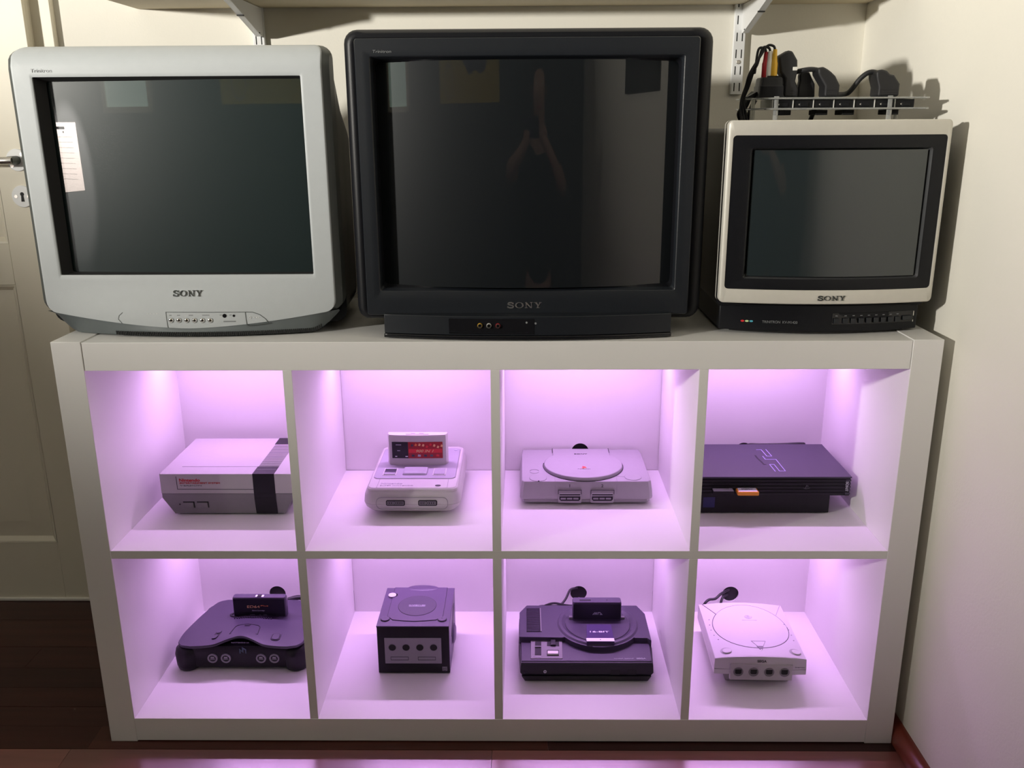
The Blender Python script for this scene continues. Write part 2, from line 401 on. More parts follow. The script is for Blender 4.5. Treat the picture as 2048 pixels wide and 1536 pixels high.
for xc, lab in ((.2395, 'white steel shelf bracket above the silver television'), (1.2552, 'white steel shelf bracket above the cable switch')):
    t = Thing('shelf_bracket', lab, 'bracket', (xc, UY, 1.30), 0, 'brackets under the wall shelf', world=True)
    side = [(UY, 1.3675), (UY, 1.318), (UY - .006, 1.3115), (UY - .016, 1.3105), (.37, 1.3535), (.342, 1.3585), (.342, 1.3675)]
    bm = BM(); poly(bm, side, lambda p, h: (h, p[0], p[1]), xc - .0055, xc - .0040); poly(bm, side, lambda p, h: (h, p[0], p[1]), xc + .0040, xc + .0055)
    t.part('bracket_web', bm, 'white_steel', bevel=.0004)
    lip = [side[2], side[3], side[4], side[5]]
    bm = BM()
    for a, b in zip(lip[:-1], lip[1:]):
        poly(bm, [a, b, (b[0], b[1] + .0016), (a[0], a[1] + .0016)], lambda p, h: (h, p[0], p[1]), xc - .0062, xc + .0062)
    t.part('bracket_lip', bm, 'white_steel')
    for yy, zz in ((.535, 1.3180), (.43, 1.3408)):
        bm = BM(); box(bm, xc - .0066, xc + .0066, yy - .003, yy + .003, zz - .0030, zz - .0006); t.part('notch', bm, 'matte_black')

# ================================================================== cube shelf
t = Thing('cube_shelf', 'white two by four cube shelf unit lit purple inside, along the right wall', 'shelf unit', (SW / 2, SD / 2, 0), 0, None, world=True)
LB = .0016
t.part('side_panel', box(BM(), 0, T, 0, SD, 0, SH), 'laminate', bevel=.0008)
t.part('side_panel', box(BM(), SW - T, SW, 0, SD, 0, SH), 'laminate', bevel=.0008)
t.part('top_board', box(BM(), T + .0006, SW - T - .0006, LB, SD, SH - T, SH - LB), 'laminate', bevel=.0006)
t.part('bottom_board', box(BM(), T, SW - T, LB * .5, SD, .002, T), 'laminate', bevel=.0006)
t.part('shelf_board', box(BM(), T, SW - T, LB, SD - .006, T + CW, T + CW + DV), 'laminate', bevel=.0005)
for i in range(3):
    xa = CX[i] + CW
    for zz in CZ:
        t.part('divider', box(BM(), xa, xa + DV, LB, SD - .006, zz, zz + CW), 'laminate', bevel=.0005)
holes = {(0, 0): (.2245, .0965), (2, 0): (.9172, .0973), (3, 0): (1.2640, .0960), (2, 1): (.9150, .4440), (3, 1): (1.2707, .4450), (0, 1): (.2245, .4440), (1, 1): (.5690, .4440), (1, 0): (.5690, .0965)}
HR = .0190
for (i, j), (hx, hz) in holes.items():
    x0, z0 = CX[i], CZ[j]
    bm = BM(); plate_hole(bm, [(x0, z0), (x0 + CW, z0), (x0 + CW, z0 + CW), (x0, z0 + CW)], [ell((hx, hz), HR, n=36)], FRONT(.390), 0, -.0045)
    t.part('back_panel', bm, 'laminate', angle=30)
# black discs stand in for the darkness seen through the cable holes
for (i, j), (hx, hz) in holes.items():
    bm = BM(); disc(bm, (hx, hz), HR + .004, FRONT(.3948), -.0002, -.0030, 24); t.part('hole_dark', bm, 'matte_black')
# LED tape under each cubby ceiling, at the back
tape = BM(); box(tape, -.16, .16, .315, .325, CW - .0018, CW)
for k in range(11):
    xx = -.15 + k * .03; box(tape, xx - .0025, xx + .0025, .3175, .3225, CW - .0036, CW - .0017)
for f in tape.faces:
    if f.calc_center_median().z < CW - .0017 and f.calc_center_median().z > CW - .004 and abs(f.calc_center_median().y - .320) < .004: f.material_index = 1 if f.calc_area() < .0001 else 0
first = None
for zz in CZ:
    for xx in CX:
        if first is None:
            first = t.part('led_strip', tape, 'led_tape', smooth=False); first.data.materials.append(M['led_diode'])
            base = first.location.copy(); o = first
            o.location = base + Vector((xx + CW / 2, 0, zz))
        else:
            o = first.copy(); COL.objects.link(o); o.location = base + Vector((xx + CW / 2, 0, zz))

# ================================================================== televisions
def dens(pts, n=8):
    out = []
    for p, q in zip(pts[:-1], pts[1:]): out += [(p[0] + (q[0] - p[0]) * i / n, p[1] + (q[1] - p[1]) * i / n) for i in range(n)]
    return out + [pts[-1]]
def screen_surf(bm, x0, x1, z0, z1, yc, R, nx=36, nz=10, bz=0, yaw=0):
    xm, zm = (x0 + x1) / 2, (z0 + z1) / 2
    def f(u, v):
        x = x0 + (x1 - x0) * u; z = z0 + (z1 - z0) * v
        return (x, yc + R - math.sqrt(R * R - (x - xm) ** 2) - yaw * (x - xm) + bz * ((z - zm) / (z1 - z0)) ** 2, z)
    return grid(bm, f, nx, nz)
def sag(x, xm, R): return R - math.sqrt(R * R - (x - xm) ** 2)

# ---- silver television (left)
def silver_tv():
    xc, hw = .2215, .2495
    t = Thing('crt_television', 'large silver television with a row of round buttons, leftmost on the cube shelf', 'television', (xc, .22, SH), 0, None, world=True)
    zt = 1.2575
    def arc(x):                                   # lower edge of the silver face
        s = (x - xc) / hw; return .8005 + .0275 * abs(s) ** 1.55
    def fy(x, z):
        s = max(-1, min(1, (x - xc) / hw)); k = max(0, min(1, (.895 - z) / .09))
        y = .058 - .017 * (1 - s * s) * k * k * (3 - 2 * k) - .002 * (1 - s * s)
        if z > 1.222: q = min(1, (z - 1.222) / .0358); y += .045 * (1 - math.sqrt(max(0, 1 - q * q * .98)))
        return y
    OX0, OX1, OZ0, OZ1 = .0045, .4362, .8895, 1.2088
    def warp(P):
        out = []
        for x, z in P:
            if z < OZ0: k = min(1, (OZ0 - z) / (OZ0 - .828)); z = z + (arc(x) - .828) * k
            out.append((x, z))
        return out
    ns = 26
    inner = rrect(OX0, OX1, OZ0, OZ1, .002, ns); outer0 = rrect(xc - hw, xc + hw, .828, zt, .0012, ns)
    outer1 = rrect(xc - hw, xc + hw, .828, zt, .017, ns)
    rings = [[(p[0], fy(*p) + .0035, p[1]) for p in rrect(OX0 + .0003, OX1 - .0003, OZ0 + .0003, OZ1 - .0003, .002, ns)], [(p[0], fy(*p) + .0012, p[1]) for p in inner]]
    for k in range(1, 15):
        q = warp(mixr(inner, outer1, k / 15)); rings.append([(p[0], fy(*p), p[1]) for p in q])
    q = warp(rrect(xc - hw + .0015, xc + hw - .0015, .828, zt - .0005, .0155, ns)); rings.append([(p[0], fy(*p) + .0002, p[1]) for p in q])
    q = warp(outer1); rings.append([(p[0], fy(*p) + .002, p[1]) for p in q])
    t.part('front_bezel', loft(BM(), rings), 'silver_plastic', angle=50)
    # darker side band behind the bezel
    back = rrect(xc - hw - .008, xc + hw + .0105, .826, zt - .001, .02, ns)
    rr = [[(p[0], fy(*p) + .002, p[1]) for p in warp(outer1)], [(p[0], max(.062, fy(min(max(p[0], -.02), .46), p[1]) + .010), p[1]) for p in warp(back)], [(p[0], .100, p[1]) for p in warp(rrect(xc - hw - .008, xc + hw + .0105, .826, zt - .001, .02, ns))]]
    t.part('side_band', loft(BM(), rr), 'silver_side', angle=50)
    # black mask and tube
    m0 = rrect(OX0 + .0002, OX1 - .0002, OZ0 + .0002, OZ1 - .0002, .002, ns)
    sx0, sx1, sz0, sz1 = OX0 + .012, OX1 - .004, OZ0 + .003, OZ1 - .006
    RS = 2.3
    m1 = rrect(sx0, sx1, sz0, sz1, .004, ns); xm = (sx0 + sx1) / 2
    t.part('screen_mask', loft(BM(), [[(p[0], fy(*p) + .0034, p[1]) for p in m0], [(p[0], .069 + sag(p[0], xm, RS), p[1]) for p in m1]]), 'matte_black')
    t.part('screen', screen_surf(BM(), sx0 - .003, sx1 + .003, sz0 - .003, sz1 + .003, .0675, RS, yaw=.02), 'crt_green')
    # chin that curves under the face, its shade put into a darker grey
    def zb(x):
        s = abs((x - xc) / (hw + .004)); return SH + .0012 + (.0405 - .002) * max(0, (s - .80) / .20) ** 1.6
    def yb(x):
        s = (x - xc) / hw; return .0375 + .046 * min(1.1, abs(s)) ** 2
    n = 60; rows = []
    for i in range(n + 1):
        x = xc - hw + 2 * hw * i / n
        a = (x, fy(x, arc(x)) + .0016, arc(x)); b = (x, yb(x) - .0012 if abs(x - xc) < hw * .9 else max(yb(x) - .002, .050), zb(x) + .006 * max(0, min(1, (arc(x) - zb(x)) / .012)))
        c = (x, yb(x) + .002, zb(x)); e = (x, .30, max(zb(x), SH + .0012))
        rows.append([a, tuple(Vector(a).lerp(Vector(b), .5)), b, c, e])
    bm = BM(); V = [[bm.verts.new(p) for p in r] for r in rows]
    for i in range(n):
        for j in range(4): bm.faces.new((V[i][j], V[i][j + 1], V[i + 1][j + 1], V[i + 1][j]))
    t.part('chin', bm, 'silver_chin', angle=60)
    bm = BM()
    for i in range(112):                          # fine vent slots along the chin's lower edge
        x = .092 + .00326 * i
        y = yb(x) - .0012; z = zb(x) + .0030; a = 2 * .046 * (x - xc) / hw / hw
        if abs(x - xc) > hw * .88: continue
        poly(bm, [(x - .0009, z - .0026), (x + .0007, z - .0026), (x + .0005, z + .0042), (x - .0011, z + .0042)], lambda p, h: (p[0], y + a * (p[0] - x) - h + .0001 - (p[1] - z) * .1, p[1]), -.001, .0008)
    t.part('vent_slots', bm, 'matte_black', kind='stuff', smooth=False)
    # rear housing
    rr = []
    for y, a, b, c, e, r in ((.098, xc - hw - .008, xc + hw + .0105, .800, zt - .006, .02), (.112, xc - hw - .004, xc + hw + .006, .795, zt - .008, .03), (.21, xc - hw + .004, xc + hw - .002, SH + .003, 1.185, .04), (.30, xc - hw + .010, xc + hw - .008, SH + .001, 1.145, .04), (.38, xc - hw + .04, xc + hw - .03, SH + .001, 1.11, .05), (.47, xc - .15, xc + .15, SH + .03, 1.06, .05), (.52, xc - .12, xc + .12, SH + .05, 1.03, .04)):
        rr.append([(p[0], y, p[1]) for p in rrect(a, b, c, e, r, ns)])
    t.part('rear_housing', loft(BM(), rr, True, True), 'black_plastic', angle=45)
    f = lambda dy: (lambda p, h: (p[0], fy(p[0], p[1]) - h - dy, p[1]))
    t.part('maker_badge', serif_word(BM(), .1965, .8595, .0500, .0098, f(.0002), .0016), 'chrome', smooth=False)
    t.text('tube_lettering', 'Trinitron', 'grey_print', (.0222, fy(.022, 1.2185) - .0002, 1.2185), .0078, width=.034, shear=.1)
    for k in range(6):
        x = .1918 + .01335 * k; z = .8148 - .00008 * k
        bm = BM(); ball(bm, (x, fy(x, z) - .0005, z), .0044, sy=.6); t.part('push_button', bm, 'chrome')
    for x, z, r in ((.2833, .8218, .0034), (.2990, .8218, .0020)):
        bm = BM(); disc(bm, (x, z), r, FRONT(fy(x, z)), -.001, .0006, 20); t.part('sensor_window', bm, 'gloss_black')
    bm = BM()
    for x, wd in ((.191, .004), (.205, .005), (.226, .007), (.2515, .012), (.277, .004), (.2935, .004)): poly(bm, [(x - wd / 2, .8225), (x + wd / 2, .8225), (x + wd / 2, .8237), (x - wd / 2, .8237)], f(0), -.0002, .0003)
    poly(bm, [(.281, .8112), (.302, .8112), (.302, .8132), (.281, .8132)], f(0), -.0002, .0003)
    t.part('button_marking', bm, 'grey_print', smooth=False)
    bm = BM(); ribbon(bm, dens([(.3185, .8278), (.331, .8275), (.343, .823), (.352, .816), (.3575, .8085), (.339, .8058), (.3205, .8042), (.3185, .8278)]), .0009, f(0), -.0003, .0005)
    t.part('flap_seam', bm, 'silver_side', smooth=False)
    bm = BM(); ribbon(bm, dens([(.3185, .8278), (.1835, .8285), (.1855, .8020)], 24), .0008, f(0), -.0003, .0005); t.part('flap_seam', bm, 'silver_side', smooth=False)
    bm = BM(); ribbon(bm, dens([(.108, .8275), (.1015, .822), (.1000, .816), (.106, .8088)]), .0007, f(0), -.0003, .0005)
    t.part('flap_seam', bm, 'silver_side', smooth=False)
    bm = BM()
    for k in range(3): disc(bm, (.333 + .004 * k, .8185), .0009, FRONT(fy(.333 + .004 * k, .8185)), -.0003, .0005, 10)
    ring(bm, (.3265, .8185), .0016, .0022, FRONT(fy(.3265, .8185)), -.0003, .0005, 16)
    for k in (.152, .157, .163, .168): disc(bm, (k, .8258), .0008, FRONT(fy(k, .8258)), -.0003, .0004, 8)
    t.part('power_marking', bm, 'pale_print')
silver_tv()

# ---- large black television (middle)
def black_tv():
    xc = .7985
    t = Thing('crt_television', 'largest television, black with a raised bezel, in the middle of the cube shelf', 'television', (xc, .22, SH), 0, None, world=True)
    ns = 40
    BX0, BX1, BZ0, BZ1 = .5275, 1.0685, .8225, 1.2622
    OX0, OX1, OZ0, OZ1 = .5508, 1.0452, .8635, 1.2352
    def fy(x, z): return .040 - .003 * (1 - ((x - xc) / .27) ** 2)
    rings = []
    for a, dy in (((OX0 + .0030, OX1 - .0030, OZ0 + .004, OZ1 - .004, .006), .012), ((OX0 + .0012, OX1 - .0012, OZ0 + .001, OZ1 - .001, .003), .002), ((OX0, OX1, OZ0, OZ1, .003), .0004), ((OX0 - .001, OX1 + .001, OZ0 - .001, OZ1 + .001, .004), 0), ((OX0 - .012, OX1 + .012, OZ0 - .018, OZ1 + .012, .004), 0), ((BX0 + .0015, BX1 - .0015, BZ0 + .0015, BZ1 - .0015, .004), 0), ((BX0, BX1, BZ0, BZ1, .005), .0015), ((BX0 - .004, BX1 + .004, BZ0 - .003, BZ1 + .002, .006), .026)):
        rings.append([(p[0], fy(*p) + dy, p[1]) for p in rrect(*a, ns)])
    t.part('front_bezel', loft(BM(), rings), 'navy_plastic', angle=40)
    RS = .8
    m0 = rrect(OX0 + .0027, OX1 - .0027, OZ0 + .0037, OZ1 - .0037, .006, ns); sx0, sx1, sz0, sz1 = OX0 + .0045, OX1 - .0045, OZ0 + .008, OZ1 - .008
    xm = (sx0 + sx1) / 2
    t.part('screen_mask', loft(BM(), [[(p[0], fy(*p) + .0118, p[1]) for p in m0], [(p[0], .0333 + sag(p[0], xm, RS), p[1]) for p in rrect(sx0, sx1, sz0, sz1, .008, ns)]]), 'black_plastic')
    t.part('screen', screen_surf(BM(), sx0 - .002, sx1 + .002, sz0 - .002, sz1 + .002, .0320, RS, nx=44), 'crt_black')
    rr = []
    for y, a, b, c, e, r in ((.068, .5290, 1.0670, .8240, 1.2605, .008), (.0635, .5225, 1.0755, .8190, 1.2650, .010), (.064, .515, 1.0845, .815, 1.2715, .016), (.070, .5075, 1.092, .811, 1.2765, .02), (.080, .505, 1.0955, .810, 1.2785, .022), (.125, .505, 1.0955, .810, 1.2785, .022), (.14, .509, 1.091, .812, 1.274, .025), (.26, .545, 1.055, .815, 1.22, .04), (.38, .60, .995, .82, 1.12, .05), (.53, .68, .92, .86, 1.04, .04)):
        rr.append([(p[0], y, p[1]) for p in rrect(a, b, c, e, r, ns)])
    t.part('rear_housing', loft(BM(), rr, False, True), 'black_plastic', angle=45)
    # pedestal with a bowed front
    def py(x): return .0035 + .024 * ((x - xc) / .2425) ** 2
    n = 30
    def plan(w, dy): return [(xc - w + 2 * w * i / n, py(xc - w + 2 * w * i / n) + dy) for i in range(n + 1)] + [(xc + w * .9, .33), (xc - w * .9, .33)]
    t.part('pedestal', poly(BM(), plan(.2415, .0015), TOP(SH), .0075, .040), 'navy_plastic', bevel=.001)
    t.part('pedestal_foot', poly(BM(), plan(.2425, 0), TOP(SH), .0004, .0068), 'gloss_black', bevel=.001)
    f = lambda p, h: (p[0], py(p[0]) + .0015 - h, p[1])
    bm = BM()
    ps = [(.6675 + (.8095 - .6675) * i / 10, .8225) for i in range(11)]; pe = [(.8095 - (.8095 - .6675) * i / 10, .7965) for i in range(11)]
    poly(bm, ps + pe, f, -.0004, .0006); t.part('jack_panel', bm, 'gloss_black')
    bm = BM(); ribbon(bm, [(.6675, .8005), (.72, .7992), (.80, .7990)], .0012, f, 0, .0012); t.part('panel_lip', bm, 'black_plastic')
    for x, m in ((.7195, 'yellow_plastic'), (.7345, 'white_plastic'), (.7495, 'red_plastic')):
        bm = BM(); ring(bm, (x, .8112), .0022, .0036, lambda p, h: (p[0], py(x) + .001 - h, p[1]), -.001, .0035, 18); t.part('jack_socket', bm, 'steel')
        j = BM(); ring(j, (x, .8112), .0036, .0041, lambda p, h: (p[0], py(x) + .001 - h, p[1]), -.001, .0018, 18); t.part('jack_ring', j, m)
    bm = BM()
    for x, z in ((.797, .8165), (.812, .8150)): disc(bm, (x, z), .0018, FRONT(py(x) + .0012), -.0005, .0006, 10)
    t.part('indicator', bm, 'grey_print')
    g = lambda p, h: (p[0], fy(p[0], p[1]) - h, p[1])
    t.part('maker_badge', serif_word(BM(), .7645, .8395, .0580, .0098, g, .0010), 'logo_silver', smooth=False)
    t.text('tube_lettering', 'Trinitron', 'grey_print', (.5715, .0385, 1.2425), .0062, width=.029, shear=.1)
black_tv()

# ---- small television (right)
def small_tv():
    xc = 1.2985
    t = Thing('crt_television', 'smallest television, champagne framed with a black base and keys, rightmost on shelf', 'television', (xc, .2, SH), 0, None, world=True)
    ns = 16
    def fy(x, z=0): return .021 + .023 * ((x - xc) / .178) ** 2
    X0, X1, Z0, Z1 = 1.1205, 1.4770, .8420, 1.1362
    I0, I1, J0, J1 = 1.1285, 1.4705, .8655, 1.1130
    def R(a, dy, r): return [(p[0], fy(p[0]) + dy, p[1]) for p in rrect(*a, r, ns)]
    rg = [R((I0, I1, J0, J1), .003, .006), R((I0, I1, J0, J1), .0003, .006), R((I0 - .0006, I1 + .0006, J0 - .0006, J1 + .0006), 0, .0065)]
    rg += [R((X0 + .0015, X1 - .0015, Z0 + .0015, Z1 - .0012), 0, .007), R((X0, X1, Z0, Z1), .0015, .008), R((X0, X1, Z0, Z1), .012, .008)]
    t.part('front_bezel', loft(BM(), rg), 'champagne', angle=40)
    t.part('trim_groove', loft(BM(), [R((X0 + .001, X1 - .001, Z0 + .001, Z1 - .001), .012, .008), R((X0 + .001, X1 - .001, Z0 + .001, Z1 - .001), .018, .008)]), 'matte_black')
    t.part('rear_trim', loft(BM(), [R((X0 - .001, X1 + .001, Z0 - .001, Z1 - .0003), .018, .008), R((X0 - .001, X1 + .001, Z0 - .001, Z1 - .0003), .024, .008)]), 'champagne')
    S0, S1, Q0, Q1 = 1.1570, 1.4480, .8835, 1.0935
    bk = [R((I0 + .0002, I1 - .0002, J0 + .0002, J1 - .0002), .0012, .006), R((I0 + .004, I1 - .004, J0 + .004, J1 - .004), .0016, .006), R((S0 - .002, S1 + .002, Q0 - .002, Q1 + .002), .0022, .004), R((S0, S1, Q0, Q1), .0030, .004)]
    t.part('screen_rim', loft(BM(), [R((S0, S1, Q0, Q1), .0029, .004), R((S0 + .0075, S1 - .0075, Q0 + .004, Q1 - .004), .0185, .006)]), 'rim_grey', angle=40)
    t.part('inner_frame', loft(BM(), bk), 'black_plastic', angle=40)
    RS = .62
    s0, s1, q0, q1 = S0 + .0065, S1 - .0065, Q0 + .0035, Q1 - .0035
    t.part('screen', screen_surf(BM(), s0, s1, q0, q1, .0275, RS), 'crt_grey')
    hs = []
    for y, a, b, c, e, r in ((.042, X0 + .003, X1 - .003, .833, Z1 - .0012, .008), (.072, X0 + .003, X1 - .003, .83, Z1 - .0145, .008), (.27, X0 + .004, X1 - .004, .83, Z1 - .0145, .01), (.32, X0 + .02, X1 - .02, .83, 1.10, .03), (.37, xc - .12, xc + .12, .83, 1.05, .03)):
        hs.append([(p[0], y if y > .05 else fy(p[0]) + .023, p[1]) for p in rrect(a, b, c, e, r, ns)])
    t.part('rear_housing', loft(BM(), hs, True, True), 'black_plastic', angle=45)
    by = lambda x: .0425 + .028 * ((x - xc) / .17) ** 2
    n = 24; w = .1695
    plan = [(xc - w + 2 * w * i / n, by(xc - w + 2 * w * i / n)) for i in range(n + 1)] + [(xc + w, .34), (xc - w, .34)]
    t.part('base', poly(BM(), plan, TOP(SH), .004, .050), 'black_plastic', bevel=.0015)
    plan2 = [(xc + (x - xc) * .88, y + .006) for x, y in plan]
    t.part('foot', poly(BM(), plan2, TOP(SH), .0003, .0045), 'matte_black')
    f = lambda p, h: (p[0], by(p[0]) - h, p[1])
    for k, m in enumerate(('lens_red', 'lens_green', 'lens_blue')):
        x = 1.1668 + .0071 * k
        bm = BM(); disc(bm, (x, .8067), .0030, lambda p, h: (p[0], by(x) - h + (p[0] - x) * -.09, p[1]), -.0005, .0008, 16, .0017); t.part('colour_dot', bm, m)
    xt = 1.2270
    Rm = Matrix.Rotation(-.137, 4, 'Z') @ Matrix.Rotation(PI / 2, 4, 'X')
    t.text('model_lettering', 'TRINITRON  KV-M1420', 'grey_print', (xt, by(xt) - .0012, .8068), .0062, face=Rm, width=.058)
    bm = BM(); pp = [(1.3135 + .147 * i / 8, .8035) for i in range(9)]; pq = [(1.4605 - .147 * i / 8, .8225) for i in range(9)]
    poly(bm, pp + pq, f, -.0003, .0010); t.part('key_panel', bm, 'gloss_black')
    for k, x in enumerate((1.3205, 1.3362, 1.3500, 1.3636, 1.3770, 1.3902, 1.4035, 1.4165, 1.4295)):
        z = .8095
        bm = BM(); poly(bm, [(x - .0044, z - .0045), (x + .0044, z - .0045), (x + .0044, z + .0045), (x - .0044, z + .0045)], lambda p, h: (p[0], by(x) - h + (p[0] - x) * 2 * .028 * (x - xc) / .0289, p[1]), 0, .0035)
        t.part('key', bm, 'silver_chin' if 0 else 'navy_plastic', bevel=.0006)
        bm = BM(); poly(bm, [(x - .002, .8175), (x + .002, .8175), (x + .002, .8187), (x - .002, .8187)], f, .0008, .0013); t.part('key_marking', bm, 'grey_print')
    bm = BM(); x = 1.4475
    poly(bm, [(x - .0085, .8068), (x + .0085, .8068), (x + .0085, .8145), (x - .0085, .8145)], lambda p, h: (p[0], by(x) - h + (p[0] - x) * 2 * .028 * (x - xc) / .0289, p[1]), 0, .0040); t.part('power_key', bm, 'navy_plastic', bevel=.0006)
    for z0, z1 in ((.8135, .8215), (.8030, .8062)):
        bm = BM(); poly(bm, [(1.4590, z0), (1.4605, z0), (1.4605, z1), (1.4590, z1)], f, .0005, .0020); t.part('panel_edge', bm, 'steel')
    t.part('maker_badge', serif_word(BM(), 1.2790, .8525, .0455, .0078, lambda p, h: (p[0], fy(p[0]) - h, p[1]), .0014), 'logo_dark', smooth=False)
    bm = BM(); ribbon(bm, [(1.2775, .8487), (1.3260, .8487)], .0005, lambda p, h: (p[0], fy(p[0]) - h, p[1]), 0, .0006); 
    t.part('badge_underline', bm, 'champagne')  # thin raised line below the badge, in the bezel colour
small_tv()

# ================================================================== acrylic cable switch on the small television
def cable_switch():
    z0 = 1.1220
    t = Thing('cable_switch', 'clear acrylic cable switch box with black sockets on the small television', 'switch box', (1.315, .16, z0), 0, None, world=True)
    def outline(g=0):
        P = [(1.212, .118), (1.462, .118), (1.470, .126), (1.470, .225), (1.462, .233), (1.190, .233), (1.172, .222), (1.166, .205), (1.170, .180), (1.180, .150), (1.194, .128)]
        c = Vector((1.318, .175)); return [tuple(c + (Vector(p) - c) * (1 - g)) for p in P]
    t.part('bottom_plate', poly(BM(), outline(), TOP(1.1525), 0, .0030), 'acrylic', bevel=.0005)
    t.part('top_plate', poly(BM(), outline(), TOP(1.1695), 0, .0028), 'acrylic', bevel=.0005)
    for x, y in ((1.2155, .1265), (1.4040, .1245), (1.455, .222), (1.20, .222)):
        bm = BM(); disc(bm, (x, y), .0042, TOP(z0), .0004, .0305, 14); disc(bm, (x, y), .0036, TOP(1.1555), 0, .014, 14); disc(bm, (x, y), .0042, TOP(1.1723), 0, .002, 14)
        t.part('standoff', bm, 'acrylic')
    for x in (1.228, 1.262, 1.296, 1.330, 1.364, 1.398, 1.432):
        bm = BM(); box(bm, x - .0155, x + .0155, .132, .215, 1.1556, 1.1690); box(bm, x - .006, x + .008, .1295, .134, 1.1575, 1.1640); t.part('socket', bm, 'black_plastic', bevel=.0008)
        bm = BM(); disc(bm, (x - .0065, 1.1610), .0013, FRONT(.1318), 0, .001, 8); t.part('socket_screw', bm, 'steel')
        bm = BM(); box(bm, x - .0175, x - .0167, .130, .212, 1.1556, 1.1690); t.part('socket_spacer', bm, 'white_plastic')
    for x, y in ((1.235, .14), (1.30, .15), (1.345, .15), (1.42, .15)):
        bm = BM(); box(bm, x - .010, x + .010, y, y + .04, 1.1440, 1.1522); t.part('solder_block', bm, 'matte_black', bevel=.001)
cable_switch()
ZT = 1.1724
def hood(label, pts, y, dp, cable=None, tag=None):
    """angled connector hood: a flat-sided moulding that bends over towards its cable"""
    cx = sum(p[0] for p in pts) / len(pts)
    t = Thing('cable_plug', label, 'plug', (cx, y, ZT), 0, None, world=True)
    t.part('hood', poly(BM(), pts, lambda p, h: (p[0], h, p[1]), y - dp / 2, y + dp / 2), 'rubber', bevel=.0035, seg=3)
    bm = BM()
    for k in range(3): box(bm, pts[0][0] + .004, pts[-1][0] - .004, y - dp / 2 - .0008, y - dp / 2 + .001, ZT + .004 + .0035 * k, ZT + .0055 + .0035 * k)
    t.part('grip_ridges', bm, 'rubber', kind='stuff')
    if cable: t.part('cable', tube(BM(), cable, .0042, 10, 7), 'rubber')
    if tag: t.part('cable_tie_tag', tag, 'white_plastic', bevel=.001)
Z0 = ZT + .0004
hood('rightmost black angled plug on the switch box, cable drooping left', [(1.3848, Z0), (1.3850, 1.188), (1.3800, 1.203), (1.3785, 1.2125), (1.3875, 1.2165), (1.3960, 1.214), (1.402, 1.2085), (1.409, 1.207), (1.4200, 1.193), (1.4198, Z0)], .150, .040,
     [(1.390, .150, 1.2110), (1.375, .151, 1.2125), (1.362, .155, 1.203), (1.350, .162, 1.184), (1.3465, .180, 1.1785), (1.345, .25, 1.1780), (1.345, .32, 1.165), (1.345, .39, 1.10)])
hood('middle black angled plug on the switch box, cable running left', [(1.2960, Z0), (1.2958, 1.190), (1.2830, 1.2085), (1.2815, 1.218), (1.2900, 1.221), (1.2980, 1.217), (1.304, 1.213), (1.312, 1.206), (1.3205, 1.1915), (1.3200, Z0)], .148, .036,
     [(1.292, .148, 1.2150), (1.277, .149, 1.2175), (1.262, .153, 1.2160), (1.248, .166, 1.212), (1.238, .20, 1.205), (1.228, .25, 1.19), (1.224, .32, 1.165), (1.222, .39, 1.10)])
hood('narrow black plug with no visible cable, left of the middle angled plug', [(1.2605, Z0), (1.2610, 1.188), (1.2632, 1.200), (1.2618, 1.210), (1.2650, 1.2145), (1.2730, 1.2165), (1.2790, 1.214), (1.2830, 1.206), (1.2895, 1.195), (1.2910, Z0)], .172, .014)
hood('tallest black plug with crooked head beside the yellow connector', [(1.2312, Z0), (1.2312, 1.190), (1.2318, 1.203), (1.2235, 1.213), (1.2185, 1.238), (1.2350, 1.2475), (1.2415, 1.2465), (1.2510, 1.232), (1.2525, 1.214), (1.2500, 1.199), (1.2560, 1.187), (1.2562, Z0)], .158, .028, None, box(BM(), 1.2435, 1.2515, .1432, .150, 1.2155, 1.2215))
t = Thing('connector_adapter', 'squat black adapter block on the left end of the switch box', 'adapter', (1.2075, .155, ZT), 0, None, world=True)
bm = BM()
rr = []
for z, a, b in ((0, .0235, .024), (.004, .0205, .024), (.018, .0200, .024), (.020, .0188, .022), (.030, .0180, .021), (.0325, .0165, .019)): rr.append([(1.2085 + p[0], .155 + p[1], ZT + z) for p in rrect(-a, a, -b, b, .004, 3, 3)])
t.part('adapter_body', loft(BM(), rr, True, True), 'black_plastic', angle=40)
bm = BM(); poly(bm, [(1.170, ZT + .0005), (1.192, ZT + .0005), (1.192, ZT + .012)], FRONT(.150), -.018, 0); t.part('adapter_wing', bm, 'black_plastic')
bm = BM()
for k in range(9): box(bm, 1.2025 + k * .0022, 1.2034 + k * .0022, .139, .160, ZT + .0320, ZT + .0350)
t.part('grip_ridges', bm, 'rubber', kind='stuff')
